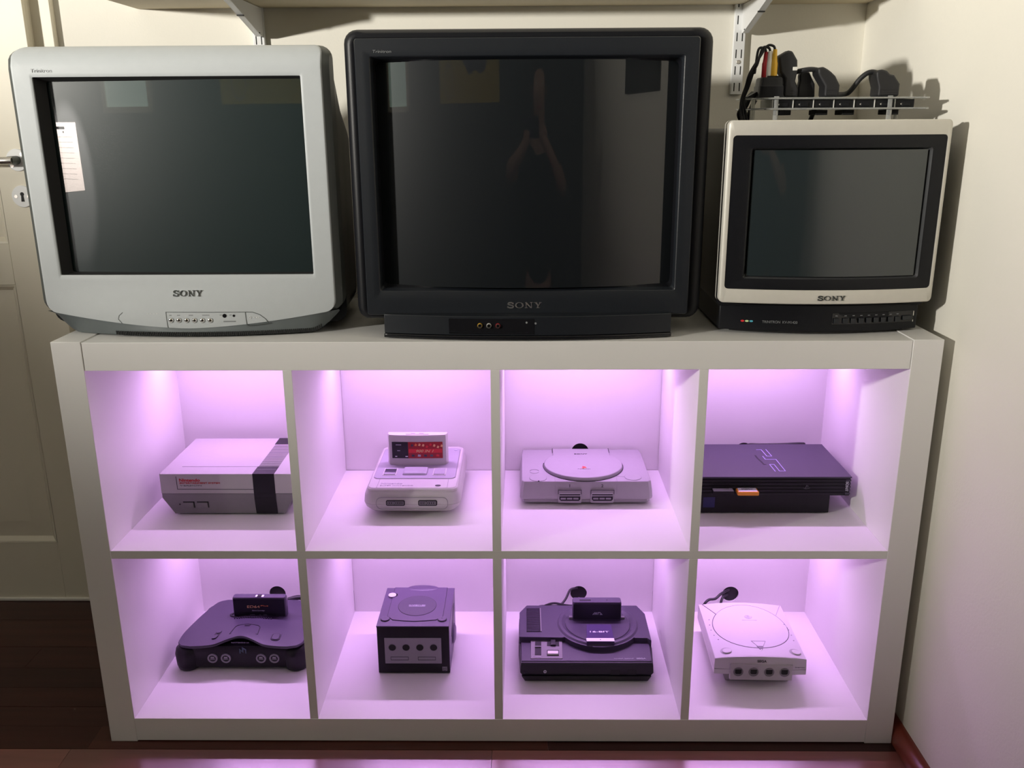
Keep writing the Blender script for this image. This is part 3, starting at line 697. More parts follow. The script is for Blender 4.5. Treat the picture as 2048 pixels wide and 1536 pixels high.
for nm, m, x, y, top, lab in (('yellow', 'yellow_plastic', 1.2130, .148, .0770, 'yellow video connector standing in the black adapter'), ('white', 'white_plastic', 1.2060, .151, .0745, 'white audio connector between the red and the yellow one'), ('red', 'red_plastic', 1.2000, .154, .0735, 'red audio connector standing in the black adapter')):
    t = Thing('audio_connector', lab, 'connector', (x, y, ZT + .03), 0, None, world=True)
    bm = BM(); b = ZT + .0330
    ps = [(x, y, b), (x, y, b + .022), (x, y, b + .024), (x, y, b + .030), (x, y, ZT + top)]
    tube(bm, ps, [.0058, .0058, .0050, .0042, .0034], 16, 0); t.part('grip', bm, m, angle=50)
    k = {'yellow': 0, 'white': 1, 'red': 2}[nm]
    bm = BM(); tube(bm, [(x, y, ZT + top - .002), (x - .003, y, ZT + top + .005), (x - .013, y + .002, ZT + top + .0055 - .001 * k), (x - .024 + .004 * k, y + .004, ZT + top - .012 - .010 * k), (1.183 - .004 * (2 - k), y + .008, 1.212 + .002 * k), (1.172 + .0025 * k, .165, 1.192), (1.1665 + .002 * k, .168, 1.170), (1.166 + .0042 * k, .166, 1.150), (1.169 + .0045 * k, .160, 1.133), (1.177 + .0045 * k, .163, 1.1248), (1.188 + .0045 * k, .185, 1.1246)], .0021, 8, 7); t.part('cable', bm, 'rubber')
bm = BM(); tube(bm, [(1.196, .215, 1.180), (1.184, .19, 1.172), (1.176, .178, 1.160), (1.169, .184, 1.148), (1.174, .188, 1.136), (1.182, .194, 1.1285), (1.198, .210, 1.1280)], .0052, 10, 7)
solo('loose_cable', bm, 'rubber', 'thick black cable looping over the left end of the switch box', 'cable')

# ================================================================== game consoles (local coordinates: x right, y back, z up)
ZU, ZL = CZ[1], CZ[0]
def prof_x(bm, pts, y0, y1):                      # outline in x-z pushed from y0 to y1
    return poly(bm, pts, lambda p, h: (p[0], h, p[1]), y0, y1)
def prof_y(bm, pts, x0, x1):                      # outline in y-z pushed from x0 to x1
    return poly(bm, pts, lambda p, h: (h, p[0], p[1]), x0, x1)

# ---- two-tone front-loading console, top left cubby
t = Thing('game_console', 'boxy two-tone grey console with a black stripe, in the upper left cubby', 'game console', (.090, .150, ZU))
bm = BM(); box(bm, 0, .256, 0, .203, .0475, .0880); t.part('upper_body', bm, 'console_lightgrey', bevel=.0009)
bm = BM(); loft(bm, [[(.020, .006, .003), (.236, .006, .003), (.236, .197, .003), (.020, .197, .003)], [(.0005, .0008, .0385), (.2555, .0008, .0385), (.2555, .2022, .0385), (.0005, .2022, .0385)], [(.0005, .0008, .0474), (.2555, .0008, .0474), (.2555, .2022, .0474), (.0005, .2022, .0474)]], True, True)
t.part('lower_body', bm, 'console_midgrey', bevel=.0008)
for x in (.035, .221):
    for y in (.02, .18): bm = BM(); disc(bm, (x, y), .008, TOP(0), .0003, .0032, 14); t.part('foot', bm, 'rubber')
bm = BM(); box(bm, .180, .2218, -.0007, .0004, .0475, .0884); box(bm, .180, .2218, -.0007, .0385, .0876, .0886)
t.part('stripe', bm, 'charcoal_dark', bevel=.0003)
bm = BM(); poly(bm, [(.180, .0385), (.2218, .0385), (.2218, .0475), (.180, .0475)], FRONT(.0008), -.0002, .0010)
loft(bm, [[(.180, .0062, .0032), (.2218, .0062, .0032), (.2218, .0002, .0386), (.180, .0002, .0386)], [(.180, .0049, .0032), (.2218, .0049, .0032), (.2218, -.0006, .0386), (.180, -.0006, .0386)]], True, True)
t.part('stripe_lower', bm, 'charcoal_dark')
bm = BM(); box(bm, .180, .2218, .165, .203, .0878, .0886); t.part('stripe_rear', bm, 'charcoal_dark')
bm = BM(); ribbon(bm, [(.182, .022), (.220, .022)], .0007, TOP(.0886)); t.part('stripe_seam', bm, 'seam_mid')
for k in range(24):
    y = .0405 + k * .0051
    bm = BM(); box(bm, .1815, .2215, y, y + .0012, .0879, .0888); t.part('vent_rib', bm, 'console_midgrey', smooth=False)
bm = BM(); ribbon(bm, [(.032, .083), (.0325, .0568), (.180, .0562)], .0009, FRONT(0)); t.part('door_seam', bm, 'seam_dark')
bm = BM(); ribbon(bm, [(.031, .0385), (.180, .0385)], .0009, TOP(.088)); t.part('lid_seam', bm, 'seam_mid')
t.text('brand_lettering', 'Nintendo', 'red_print', (.0575, -.0003, .0755), .0085, width=.040, bold=.0003)
t.text('system_lettering', 'ENTERTAINMENT SYSTEM', 'red_print', (.0770, -.0003, .0695), .0045, width=.078)
t.text('version_lettering', 'VERSION', 'grey_print', (.0590, -.0003, .0642), .0038, width=.042)
fb = lambda p, h: (p[0], .006 - (p[1] - .003) / .0355 * .0052 - h, p[1])
for x0, x1 in ((.0395, .0615), (.0665, .0890)):
    bm = BM(); poly(bm, [(x0, .0165), (x1, .0165), (x1, .0300), (x0, .0300)], fb, -.001, .0006); t.part('button_recess', bm, 'charcoal_dark', bevel=.0003)
    bm = BM(); poly(bm, [(x0 + .0005, .0168), (x1 - .0018, .0168), (x1 - .0018, .0283), (x0 + .0005, .0283)], fb, -.001, .0024); t.part('button', bm, 'console_midgrey', bevel=.0004)
bm = BM(); disc(bm, (.0325, .0240), .0016, fb, -.0003, .0007, 10); t.part('power_light', bm, 'charcoal_dark')

# ---- rounded pale grey console with two pad sockets
t = Thing('game_console', 'rounded pale grey console with a darker top panel, in upper second cubby', 'game console', (.475, .137, ZU))
ns = 7
def slab(z, ins, r, fx=0): return [(p[0], p[1], z) for p in rrect(.007 + ins, .195 - ins, .0 + ins + fx, .243 - ins, r, ns, 6)]
bm = BM(); loft(bm, [slab(.0100, .016, .020), slab(.0130, .009, .022), slab(.021, .0025, .022), slab(.030, 0, .022)], True, True); t.part('lower_shell', bm, 'sfc_cream', angle=45)
bm = BM(); loft(bm, [slab(.0305, 0, .022), slab(.044, .0012, .022), slab(.052, .0040, .022), slab(.0545, .0062, .022), slab(.0555, .010, .020)], True, True); t.part('upper_shell', bm, 'sfc_cream', angle=35)
bm = BM(); loft(bm, [[(p[0], p[1], .0545) for p in rrect(.0140, .1890, .0065, .238, .014, ns, 6)], [(p[0], p[1], .0585) for p in rrect(.0142, .1888, .0067, .238, .014, ns, 6)], [(p[0], p[1], .0610) for p in rrect(.0170, .1860, .0095, .236, .012, ns, 6)]], True, True); t.part('lid', bm, 'sfc_cream', angle=30)
zt = .0610
bm = BM(); loft(bm, [[(p[0], p[1], zt - .001) for p in rrect(.0205, .1815, .054, .224, .010, ns, 6)], [(p[0], p[1], zt + .0012) for p in rrect(.0210, .1810, .0545, .2235, .010, ns, 6)]], True, True); t.part('top_panel', bm, 'sfc_darkgrey')
bm = BM(); ribbon(bm, rrect(.0203, .1817, .0538, .2242, .010, ns, 6), .0008, TOP(zt), -.0004, .0006, True); t.part('panel_seam', bm, 'seam_mid')
bm = BM(); ring(bm, (.048 + .0505, .150), .060, .063, TOP(zt), 0, .0018, 32, .0145, .0175); t.part('cartridge_slot', bm, 'sfc_darkgrey')
for x0, x1, on in ((.037, .0725, 1), (.1365, .1605, 0)):
    if on: x1 = .0620
    bm = BM(); ribbon(bm, [(x0, .070), (x1, .070), (x1, .105), (x0, .105)], .0020, TOP(zt), .0005, .0020, True); t.part('switch_rim', bm, 'sfc_cream')
    bm = BM(); box(bm, x0, x1, .070, .105, zt, zt + .0015); t.part('switch_well', bm, 'charcoal' if on else 'sfc_darkgrey')
    bm = BM(); box(bm, x0 + .0012, x1 - .0012, .071 if on else .0725, .080 if on else .103, zt + .001, zt + (.0036 if on else .0030)); t.part('slide_switch' if on else 'reset_button', bm, 'sfc_darkgrey', bevel=.0008)
    if on: bm = BM(); box(bm, x0 + .0012, x1 - .0012, .0985, .1035, zt + .001, zt + .0032); t.part('switch_end', bm, 'sfc_darkgrey', bevel=.0006)
bm = BM(); loft(bm, [[(p[0], p[1], zt) for p in rrect(.0755, .1245, .0690, .1075, .004, ns, 4)], [(p[0], p[1], zt + .0045) for p in rrect(.0765, .1235, .0705, .106, .004, ns, 4)], [(p[0], p[1], zt + .0062) for p in rrect(.080, .120, .074, .102, .004, ns, 4)]], True, True); t.part('eject_button', bm, 'sfc_darkgrey', angle=50)
bm = BM(); ribbon(bm, [(.034, .0525), (.0335, .0100)], .0007, TOP(zt)); t.part('lid_seam', bm, 'seam_mid')
bm = BM(); ribbon(bm, [(.1690, .0525), (.1695, .0100)], .0007, TOP(zt)); t.part('lid_seam', bm, 'seam_mid')
t.text('brand_lettering', 'Nintendo', 'sfc_darkgrey', (.0600, .030, zt), .0085, 'top', width=.042, bold=.0002)
t.text('system_lettering', 'SUPER NINTENDO', 'sfc_darkgrey', (.0710, .0195, zt), .0050, 'top', width=.064)
bm = BM(); disc(bm, (.1510, .0195), .0055, TOP(zt), 0, .0008, 16, .0035); t.part('power_lamp', bm, 'seam_dark')
bm = BM(); disc(bm, (.1720, .212), .0035, TOP(zt + .0012), 0, .0006, 12); t.part('brand_mark', bm, 'swirl')
fr = FRONT(.0002)
bm = BM(); P = rrect(.0330, .1710, .0205, .0445, .0105, ns, 6); ribbon(bm, P, .0009, fr, -.0006, .0006, True); t.part('socket_frame', bm, 'seam_mid')
for x0, m in ((.0520, .0215), (.1140, .0215)):
    P = rrect(x0, x0 + .0365, .0275, .0390, .0030, 3, 4) if x0 < .1 else rrect(x0, x0 + .0365, .0275, .0390, .0030, 3, 4)
    bm = BM(); poly(bm, P, fr, -.001, .0006); s = t.part('pad_socket', bm, 'charcoal_dark')
    for a, b in ((.0025, .0148), (.0170, .0335)):
        bm = BM(); ribbon(bm, [(x0 + a, .0305), (x0 + b, .0305), (x0 + b, .0362), (x0 + a, .0362)], .0009, fr, .0004, .0011, True); t.part('socket_rim', bm, 'port_grey', parent=s)
        bm = BM()
        for k in range(3 if b < .016 else 4): disc(bm, (x0 + a + .0030 + k * .0036, .0333), .0011, fr, .0004, .0010, 8)
        t.part('socket_pins', bm, 'port_grey', parent=s, kind='stuff')
for x in (.045, .155):
    for y in (.050, .205): bm = BM(); disc(bm, (x, y), .010, TOP(0), .0003, .0105, 14); t.part('foot', bm, 'charcoal')

# its cartridge
t = Thing('game_cartridge', 'pale grey cartridge with a red 900 in 1 label, standing in the pale console', 'cartridge', (.5755, .270, ZU + .0625))
def cart(z, g=0): return [(p[0], p[1], z) for p in [(-.0615 + g, .004), (-.058 + g, -.004), (-.045, -.0075 + g), (0, -.0095 + g), (.045, -.0075 + g), (.058 - g, -.004), (.0615 - g, .004), (.0615 - g, .012), (-.0615 + g, .012)]]
bm = BM(); loft(bm, [cart(.0), cart(.0615), cart(.0640, .0015)], True, True); t.part('cartridge_shell', bm, 'sfc_cream', angle=40)
lf = lambda p, h: (p[0], -.0091 + .0010 * (p[0] / .045) ** 2 - h, p[1])
def lab(bm, x0, x1, z0, z1, h): return poly(bm, [(x0 + (x1 - x0) * i / 6, z0) for i in range(7)] + [(x1 - (x1 - x0) * i / 6, z1) for i in range(7)], lf, h - .0010, h)
t.part('label_panel', lab(BM(), -.0515, -.0185, .0150, .0500, .0006), 'label_black')
t.part('label_picture', lab(BM(), -.0185, .0515, .0150, .0500, .0006), 'label_red')
t.part('label_band', lab(BM(), -.0175, .0505, .0268, .0352, .0009), 'label_bright_red')
t.text('label_title', '900 IN 1', 'print_gold', (.0155, -.0104, .0310), .0075, width=.036, shear=.3, bold=.0003)
for x, z, wd in ((-.038, .0440, .011), (-.038, .0315, .006)):
    t.part('label_line', lab(BM(), x - wd / 2, x + wd / 2, z - .0006, z + .0006, .0010), 'print_grey')
for x, wd in ((-.0435, .004), (-.0220, .005)): t.part('label_line', lab(BM(), x - wd / 2, x + wd / 2, .0182, .0198, .0010), 'print_white')
rnd = random.Random(5)
for k in range(9):
    x = -.013 + .0075 * k; zz = .0425 + rnd.uniform(-.003, .003)
    bm = BM(); poly(bm, [(x, zz - .002), (x + .004, zz - .003), (x + .0055, zz + .001), (x + .002, zz + .003)], lf, .0004, .0009); t.part('label_blotch', bm, rnd.choice(('label_orange', 'print_gold', 'charcoal', 'label_bright_red')))
for k in range(5):
    x = -.012 + .0125 * k
    bm = BM(); poly(bm, [(x, .0190), (x + .006, .0185), (x + .0065, .0225), (x + .001, .0235)], lf, .0004, .0009); t.part('label_blotch', bm, ('charcoal', 'print_grey', 'charcoal', 'print_dim', 'label_bright_red')[k])
bm = BM(); box(bm, -.0235, .0235, -.0035, .008, .0630, .0655); t.part('top_ridge', bm, 'sfc_cream', bevel=.001)
for x in (-.009, .008): bm = BM(); box(bm, x - .004, x + .005, -.0015, .001, .0650, .0659); t.part('top_slot', bm, 'seam_mid')

# ---- flat grey disc console with round lid
t = Thing('game_console', 'flat grey disc console with a round lid and two socket pairs', 'game console', (.786, .199, ZU))
def pslab(z, i, dx=0): return [(p[0], p[1], z) for p in [(-.001 + i, .006 + i), (.004 + i, 0 + i), (.255 - i, 0 + i), (.261 - i, .006 + i), (.2605 - i, .160), (.258 - i, .186 - i), (.001 + i, .186 - i), (-.001 + i, .160)]]
bm = BM(); loft(bm, [pslab(.0035, .007), pslab(.0065, .004), pslab(.0125, .0035)], True, True); t.part('base_shell', bm, 'console_grey', bevel=.0006)
bm = BM(); loft(bm, [pslab(.0140, 0), pslab(.018, -.0008), pslab(.030, .0002), pslab(.0495, .003), pslab(.0505, .0038)], True, True); t.part('upper_shell', bm, 'console_grey', angle=30)
bm = BM(); loft(bm, [pslab(.0124, .005), pslab(.0141, .005)], True, True); t.part('shell_gap', bm, 'seam_dark')
for x in (.03, .23):
    for y in (.03, .16): bm = BM(); disc(bm, (x, y), .009, TOP(0), .0003, .0040, 14); t.part('foot', bm, 'rubber')
zt = .0505
lidp = [(.068, .183), (.068, .150)] + [(p[0], p[1]) for p in ell((.1285, .086), .0805, .082, 44, PI - .72, 2 * PI + .72)] + [(.189, .150), (.189, .183)]
LZ = lambda y: .0080 - .032 * y
bm = BM(); poly(bm, lidp, lambda p, h: (p[0], p[1], zt + (LZ(p[1]) if h > 0 else -.001)), -.001, .0072); t.part('disc_lid', bm, 'console_grey', bevel=.0012)
bm = BM(); ribbon(bm, ell((.1285, .086), .0822, .0837, 40, PI - .2, 2 * PI + .2), .0017, TOP(zt), -.0002, .0006); t.part('lid_gap', bm, 'seam_dark')
for x in (.068, .189): bm = BM(); ribbon(bm, [(x, .160), (x, .1835)], .0012, TOP(zt), 0, .0030); t.part('lid_notch', bm, 'seam_dark')
t.text('maker_lettering', 'SONY', 'seam_dark', (.1275, .1470, zt + LZ(.147) + .0002), .0056, 'top', width=.028, bold=.0002)
# red-orange emblem: an upright P laid over a curved S
bm = BM(); P = lambda p, h: (p[0], p[1], zt + LZ(p[1]) + h); ribbon(bm, [(.1270, .0570), (.1270, .0680), (.1310, .0665), (.1318, .0630), (.1278, .0620)], .0022, P, 0, .0006); t.part('emblem_stroke', bm, 'label_bright_red')
bm = BM(); ribbon(bm, [(.1225, .0600), (.1250, .0590), (.1300, .0600), (.1345, .0612)], .0018, P, 0, .0004); t.part('emblem_stroke', bm, 'label_orange')
t.text('system_lettering', 'PlayStation', 'seam_mid', (.1285, .0535, zt + LZ(.0535) + .0002), .0036, 'top', width=.026)
for c, rx in (((.0345, .0205), .0170), ((.2245, .0250), .0165)):
    bm = BM(); disc(bm, c, rx, TOP(zt), 0, .0010, 32); t.part('round_button', bm, 'console_grey', bevel=.0006)
    bm = BM(); ring(bm, c, rx, rx + .0007, TOP(zt), 0, .0005, 32); t.part('button_ring', bm, 'seam_mid')
bm = BM(); disc(bm, (.0275, .0550), .0095, TOP(zt), 0, .0008, 24); t.part('round_button', bm, 'console_grey', bevel=.0004)
bm = BM(); ribbon(bm, ell((.0275, .0550), .0095, .0095, 16, .15 * PI, .85 * PI), .0012, TOP(zt), 0, .0010); t.part('button_ring', bm, 'seam_dark')
bm = BM(); poly(bm, [(.0335, .0505), (.0375, .0505), (.0360, .0528), (.0350, .0528)], FRONT(.0030), -.0005, .0006); t.part('power_lamp', bm, 'matte_black')
fs = lambda p, h: (p[0], (.0034 * max(0, (p[1] - .0300) / .02)) - h + .0002, p[1])
bm = BM()
for x in (.0685, .1905): ribbon(bm, [(x, .0140), (x, .0300), (x, .0495)], .0008, fs, -.0003, .0004)
t.part('front_seam', bm, 'seam_mid', kind='stuff')
for x in (.0680, .1910): bm = BM(); ribbon(bm, [(x, .0035), (x, .0240)], .0008, TOP(zt), -.0002, .0003); t.part('top_seam', bm, 'seam_mid')
bm = BM(); ribbon(bm, [(.2075, .0275), (.1905, .0300)], .0008, TOP(zt), -.0002, .0004); t.part('top_seam', bm, 'seam_mid')
for x0, n_ in ((.0735, '1'), (.1380, '2')):
    bm = BM(); loft(bm, [[(p[0], .0010, p[1]) for p in rrect(x0, x0 + .0475, .0060, .0350, .003, 3, 4)], [(p[0], -.0022, p[1]) for p in rrect(x0 + .0006, x0 + .0469, .0068, .0344, .003, 3, 4)]], True, True)
    s = t.part('socket_block', bm, 'console_grey', bevel=.0004)
    bm = BM(); ribbon(bm, [(x0 + .001, .0255), (x0 + .001, .0340), (x0 + .0465, .0340), (x0 + .0465, .0255)], .0012, FRONT(-.0020), -.0002, .0009); t.part('card_slot_rim', bm, 'seam_dark', parent=s)
    bm = BM(); box(bm, x0 + .0035, x0 + .0440, -.0024, -.0015, .0232, .0255); t.part('card_slot', bm, 'charcoal_dark', parent=s)
    bm = BM(); box(bm, x0 + .0030, x0 + .0445, -.0042, -.0018, .0262, .0300); t.part('slot_flap', bm, 'console_grey', parent=s, bevel=.0005)
    bm = BM(); poly(bm, [(x0 + .006, .0115), (x0 + .0415, .0115), (x0 + .0445, .0145), (x0 + .0445, .0208), (x0 + .0030, .0208), (x0 + .0030, .0145)], FRONT(-.0020), -.0005, .0010); t.part('pad_socket', bm, 'charcoal_dark', parent=s)
    for k in range(3): bm = BM(); box(bm, x0 + .0055 + k * .0125, x0 + .0160 + k * .0125, -.0036, -.0024, .0145, .0180); t.part('pin_bar', bm, 'port_grey', parent=s, bevel=.0006)
    t.text('socket_number', n_, 'seam_dark', (x0 + .0235, .0014, .0420), .0085, bold=.0002)

# ---- black finned console, right of upper row
t = Thing('game_console', 'wide black console with ridged front, in the upper right cubby', 'game console', (1.120, .155, ZU))
bm = BM(); box(bm, .004, .2640, .006, .176, .002, .0400); t.part('lower_body', bm, 'charcoal_dark', bevel=.0008)
bm = BM(); box(bm, .0005, .2985, .0016, .1815, .0400, .0775); t.part('upper_body', bm, 'charcoal_dark')
bm = BM(); box(bm, 0, .3005, 0, .182, .0758, .0790); t.part('top_plate', bm, 'ps2_lit_black', bevel=.0006)
for z in (.0690, .0622, .0554, .0486, .0418):
    bm = BM(); box(bm, .002, .2880, .0000, .0030, z, z + .0042); t.part('front_ridge', bm, 'charcoal_dark', bevel=.0003)
    bm = BM(); box(bm, .2905, .3000, .0008, .180, z, z + .0040); t.part('side_fin', bm, 'ps2_lit_black', bevel=.0003)
for x in (.02, .25):
    for y in (.02, .16): bm = BM(); disc(bm, (x, y), .008, TOP(0), .0003, .0024, 14); t.part('foot', bm, 'rubber')
bm = BM(); poly(bm, [(.0200, .0130), (.0425, .0130), (.0425, .0345), (.0200, .0345)], FRONT(.0062), -.0004, .0007); t.part('corner_badge', bm, 'blue_badge')
Rv = Matrix.Rotation(PI / 2, 4, 'X') @ Matrix.Rotation(-PI / 2, 4, 'Z')
t.text('maker_lettering', 'SONY', 'print_grey', (.2925, .0004, .0590), .0072, face=Rv, width=.0200, bold=.0002)
bm = BM(); P = FRONT(-.0004); ribbon(bm, [(.2125, .0545), (.2150, .0620), (.2180, .0605), (.2160, .0580)], .0012, P, 0, .0006); t.part('emblem_stroke', bm, 'print_dim')
bm = BM(); ribbon(bm, [(.2095, .0560), (.2140, .0545), (.2215, .0560)], .0012, P, 0, .0005); t.part('emblem_stroke', bm, 'print_dim')
P = TOP(.0790)
for pts in ([(.1540, .1480), (.1645, .1480), (.1665, .1110), (.1765, .1110), (.1745, .1500)], [(.1580, .1110), (.1590, .0930), (.1800, .0930), (.1815, .0300), (.1700, .0300), (.1690, .0650), (.1600, .0650), (.1615, .0280)]):
    bm = BM(); ribbon(bm, pts, .0013, P, 0, .0003); t.part('logo_outline', bm, 'print_lilac')
bm = BM(); ribbon(bm, [(.1440, .1160), (.1445, .1000), (.1475, .0800), (.1490, .0640)], .0032, P, 0, .0003); t.part('emblem_mark', bm, 'charcoal_dark')
bm = BM(); ribbon(bm, [(.1490, .0640), (.1535, .0650)], .0018, P, 0, .0003); t.part('emblem_mark', bm, 'charcoal_dark')
t = Thing('memory_card', 'orange memory card with a white label stuck in the black console', 'memory card', (1.2205, .1545, ZU + .0490))
bm = BM(); box(bm, -.0215, .0190, -.0210, -.0005, .0, .0078); t.part('card_body', bm, 'orange_plastic', bevel=.0015)
bm = BM(); box(bm, -.0185, .0165, -.0185, -.0012, .0077, .0081); t.part('card_label', bm, 'card_label')
t.text('card_lettering', 'MEMO', 'print_dim', (-.001, -.0070, .0081), .0075, 'top', width=.021, bold=.0004)
t = Thing('memory_card', 'plain grey memory card in the left slot of the black console', 'memory card', (1.1745, .1545, ZU + .0490))
bm = BM(); box(bm, -.0210, .0190, -.0150, -.0005, .0, .0068); t.part('card_body', bm, 'charcoal_dark', bevel=.0008)
bm = BM(); box(bm, -.0200, .0180, -.0145, -.0008, .0067, .0071); t.part('card_label', bm, 'card_grey')
bm = BM(); tube(bm, [(1.2707, .389, ZU + .052), (1.276, .368, ZU + .0665), (1.30, .362, ZU + .0685), (1.345, .360, ZU + .0700), (1.385, .360, ZU + .0715), (1.392, .362, ZU + .066), (1.394, .366, ZU + .03)], .0030, 8, 7)
solo('console_cable', bm, 'rubber', 'thin black cable running behind the wide black console', 'cable')

# ---- charcoal console with four round sockets, lower left
t = Thing('game_console', 'charcoal curvy console with four round sockets, in the lower left cubby', 'game console', (.078, .150, ZL))
def n64o(i=0, front=0):
    """plan outline with a hollowed front edge"""
    f = [(.030, .000), (.055, .0005), (.080, .003), (.105, .013), (.130, .019), (.155, .013), (.180, .003), (.205, .0005), (.230, .000)]
    F = [(p.x, p.y) for p in smooth_path([Vector((x, y, 0)) for x, y in f], 8)]
    R = [(.248, .004), (.257, .014), (.260, .030), (.2585, .060), (.246, .120), (.232, .165), (.222, .179), (.208, .185)]
    R = [(p.x, p.y) for p in smooth_path([Vector((x, y, 0)) for x, y in R], 4)]
    L = [(.260 - x, y) for x, y in reversed(R)]
    P = F + R + L; c = Vector((.130, .095)); out = []
    for p in P: d = Vector(p) - c; out.append(tuple(c + d * (1 - i / d.length)))
    return out
def n3(P, z, zf=None): return [(p[0], p[1], z) for p in P]
def bulge(P, z, a): return [(p[0] , p[1], z) for p in P]
bm = BM()
def sock(z, i): return [(p[0], p[1], z) for p in rrect(.018 + i, .242 - i, .0055 + i * .3, .183 - i, .018, 6, 5)]
loft(bm, [sock(.008, .006), sock(.014, .002), sock(.040, .0), sock(.050, .004), sock(.056, .010)], True, True); t.part('body', bm, 'charcoal_dark', angle=45)
# top shell, crowned towards the middle of the front edge
bm = BM()
def crown(p): return .0125 * math.exp(-((p[0] - .130) / .046) ** 2) * max(0, 1 - abs(p[1] - .02) / .16) + .0015 * (p[1] / .185)
rings = []
for i, z in ((.0, .0555), (-.0008, .0585), (.0010, .0605)): rings.append([(p[0], p[1], z + crown(p)) for p in n64o(i)])
for k in range(1, 9):
    sc = 1 - k / 9.5; rings.append([(.130 + (p[0] - .130) * sc, .085 + (p[1] - .085) * sc, .0605 + crown((.130 + (p[0] - .130) * sc, .085 + (p[1] - .085) * sc))) for p in n64o(.0010)])
loft(bm, rings, True, True); t.part('top_shell', bm, 'charcoal', angle=40)
for s in (-1, 1):
    for y, dy in ((.022, 0), (.168, 0)):
        x = .130 + s * (.112 if y < .1 else .096)
        bm = BM(); rr = []
        for z, r in ((.0005, .018), (.003, .0225), (.012, .0250), (.035, .0265), (.047, .0235), (.052, .016)): rr.append([(p[0], p[1], z) for p in ell((x - s * 0.0, y), r, r * .95, 24)])
        loft(bm, rr, True, True); t.part('corner_foot', bm, 'charcoal_dark', angle=60)
fr = FRONT(.0055)
for x in (.0735, .1010, .1735, .2010):
    bm = BM(); ring(bm, (x, .0305), .0072, .0103, fr, -.001, .0030, 28); s = t.part('socket_ring', bm, 'ring_grey', bevel=.0005)
    bm = BM(); disc(bm, (x, .0305), .0073, fr, -.001, .0012, 24); t.part('socket_hole', bm, 'charcoal_dark', parent=s)
    bm = BM(); poly(bm, [(x - .0042, .0310), (x + .0042, .0310), (x + .0032, .0345), (x - .0032, .0345)], fr, .0008, .0030); poly(bm, [(x - .0048, .0280), (x + .0048, .0280), (x + .0048, .0292), (x - .0048, .0292)], fr, .0008, .0026); t.part('socket_plug', bm, 'port_grey', parent=s, kind='stuff')
bm = BM(); ribbon(bm, [(.131, .0415), (.131, .0500), (.137, .0450), (.137, .0535), (.143, .0500), (.143, .0415)], .0026, fr, 0, .0008); t.part('front_emblem', bm, 'emblem_teal')
t.text('system_lettering', 'NINTENDO 64', 'print_dim', (.1320, .0090, .0640), .0040, width=.036)
tz = lambda p, h: (p[0], p[1], .0605 + crown(p) + h)
P = [(.103, .034), (.106, .062), (.110, .068), (.131, .0705), (.153, .068), (.1585, .062), (.161, .034)]
bm = BM(); ribbon(bm, P, .0014, tz, -.0002, .0008, True); t.part('lid_seam', bm, 'charcoal_dark')
bm = BM(); poly(bm, [(.1245, .0680), (.1375, .0680), (.1360, .0620), (.1260, .0620)], tz, -.0002, .0005); t.part('lid_notch', bm, 'charcoal_dark')
bm = BM(); poly(bm, [(.1265, .0660), (.1355, .0660), (.1345, .0635), (.1275, .0635)], tz, .0003, .0012); t.part('lid_latch', bm, 'charcoal')
bm = BM(); P = [(p[0] + .0005 * 0 + (p[1] - .036) * .12, p[1]) for p in rrect(.0680, .0800, .0215, .0545, .0058, 4, 5)]; poly(bm, P, tz, -.002, .0004); s = t.part('switch_well', bm, 'charcoal_dark')
bm = BM(); poly(bm, [(p[0] + (p[1] - .036) * .12, p[1]) for p in rrect(.0690, .0790, .0225, .0370, .0045, 3, 4)], tz, 0, .0024); t.part('power_switch', bm, 'charcoal', parent=s, bevel=.0006)
bm = BM(); poly(bm, [(p[0] + (p[1] - .036) * .12, p[1]) for p in rrect(.0695, .0785, .0440, .0535, .004, 3, 4)], tz, 0, .0014); t.part('switch_end', bm, 'charcoal', parent=s, bevel=.0004)
bm = BM(); poly(bm, [(p[0] + (p[1] - .04) * -.02, p[1]) for p in rrect(.1905, .2085, .0200, .0570, .0062, 4, 5)], tz, -.001, .0007); t.part('reset_well', bm, 'charcoal')
bm = BM(); ribbon(bm, rrect(.1905, .2080, .0200, .0440, .0062, 4, 5), .0012, tz, 0, .0011, True); t.part('reset_seam', bm, 'charcoal_dark')
bm = BM(); poly(bm, rrect(.1920, .2066, .0214, .0425, .0055, 4, 5), tz, 0, .0024); t.part('reset_button', bm, 'charcoal', bevel=.0008)
bm = BM(); ring(bm, (.1325, .1180), .0510, .0560, tz, -.001, .0016, 36, .0140, .0185); t.part('cartridge_slot', bm, 'charcoal_dark')
bm = BM()
for k in range(16): box(bm, .0920 + k * .0052, .0945 + k * .0052, .0985, .1005, .0600 + crown((.0920 + k * .0052, .1)), .0632 + crown((.0920 + k * .0052, .1)))
t.part('slot_teeth', bm, 'charcoal', kind='stuff')
t = Thing('game_cartridge', 'black cartridge lettered ED64 Plus, standing in the charcoal console', 'cartridge', (.2225, .268, ZL + .0625))
rr = []
for z, g in ((0, 0), (.042, 0), (.0455, .0012)): rr.append([(p[0] - .0005, p[1], z) for p in rrect(-.0575 + g, .0575 - g, -.006 + g, .012 - g, .0045, 5, 4)])
t.part('cartridge_shell', loft(BM(), rr, True, True), 'charcoal', angle=40)
bm = BM(); poly(bm, [(-.0555, .002), (.0545, .002), (.0545, .0430), (-.0555, .0430)], FRONT(-.0060), -.0004, .0004); t.part('cartridge_label', bm, 'label_black')
t.text('label_title', 'ED64', 'print_gold', (-.0130, -.0065, .0245), .0082, width=.0270)
t.text('label_title_small', 'Plus', 'label_orange', (.0110, -.0065, .0268), .0038, width=.016)
t.text('label_subtitle', 'Game Cartridge', 'print_grey', (-.0030, -.0065, .0150), .0036, width=.027)
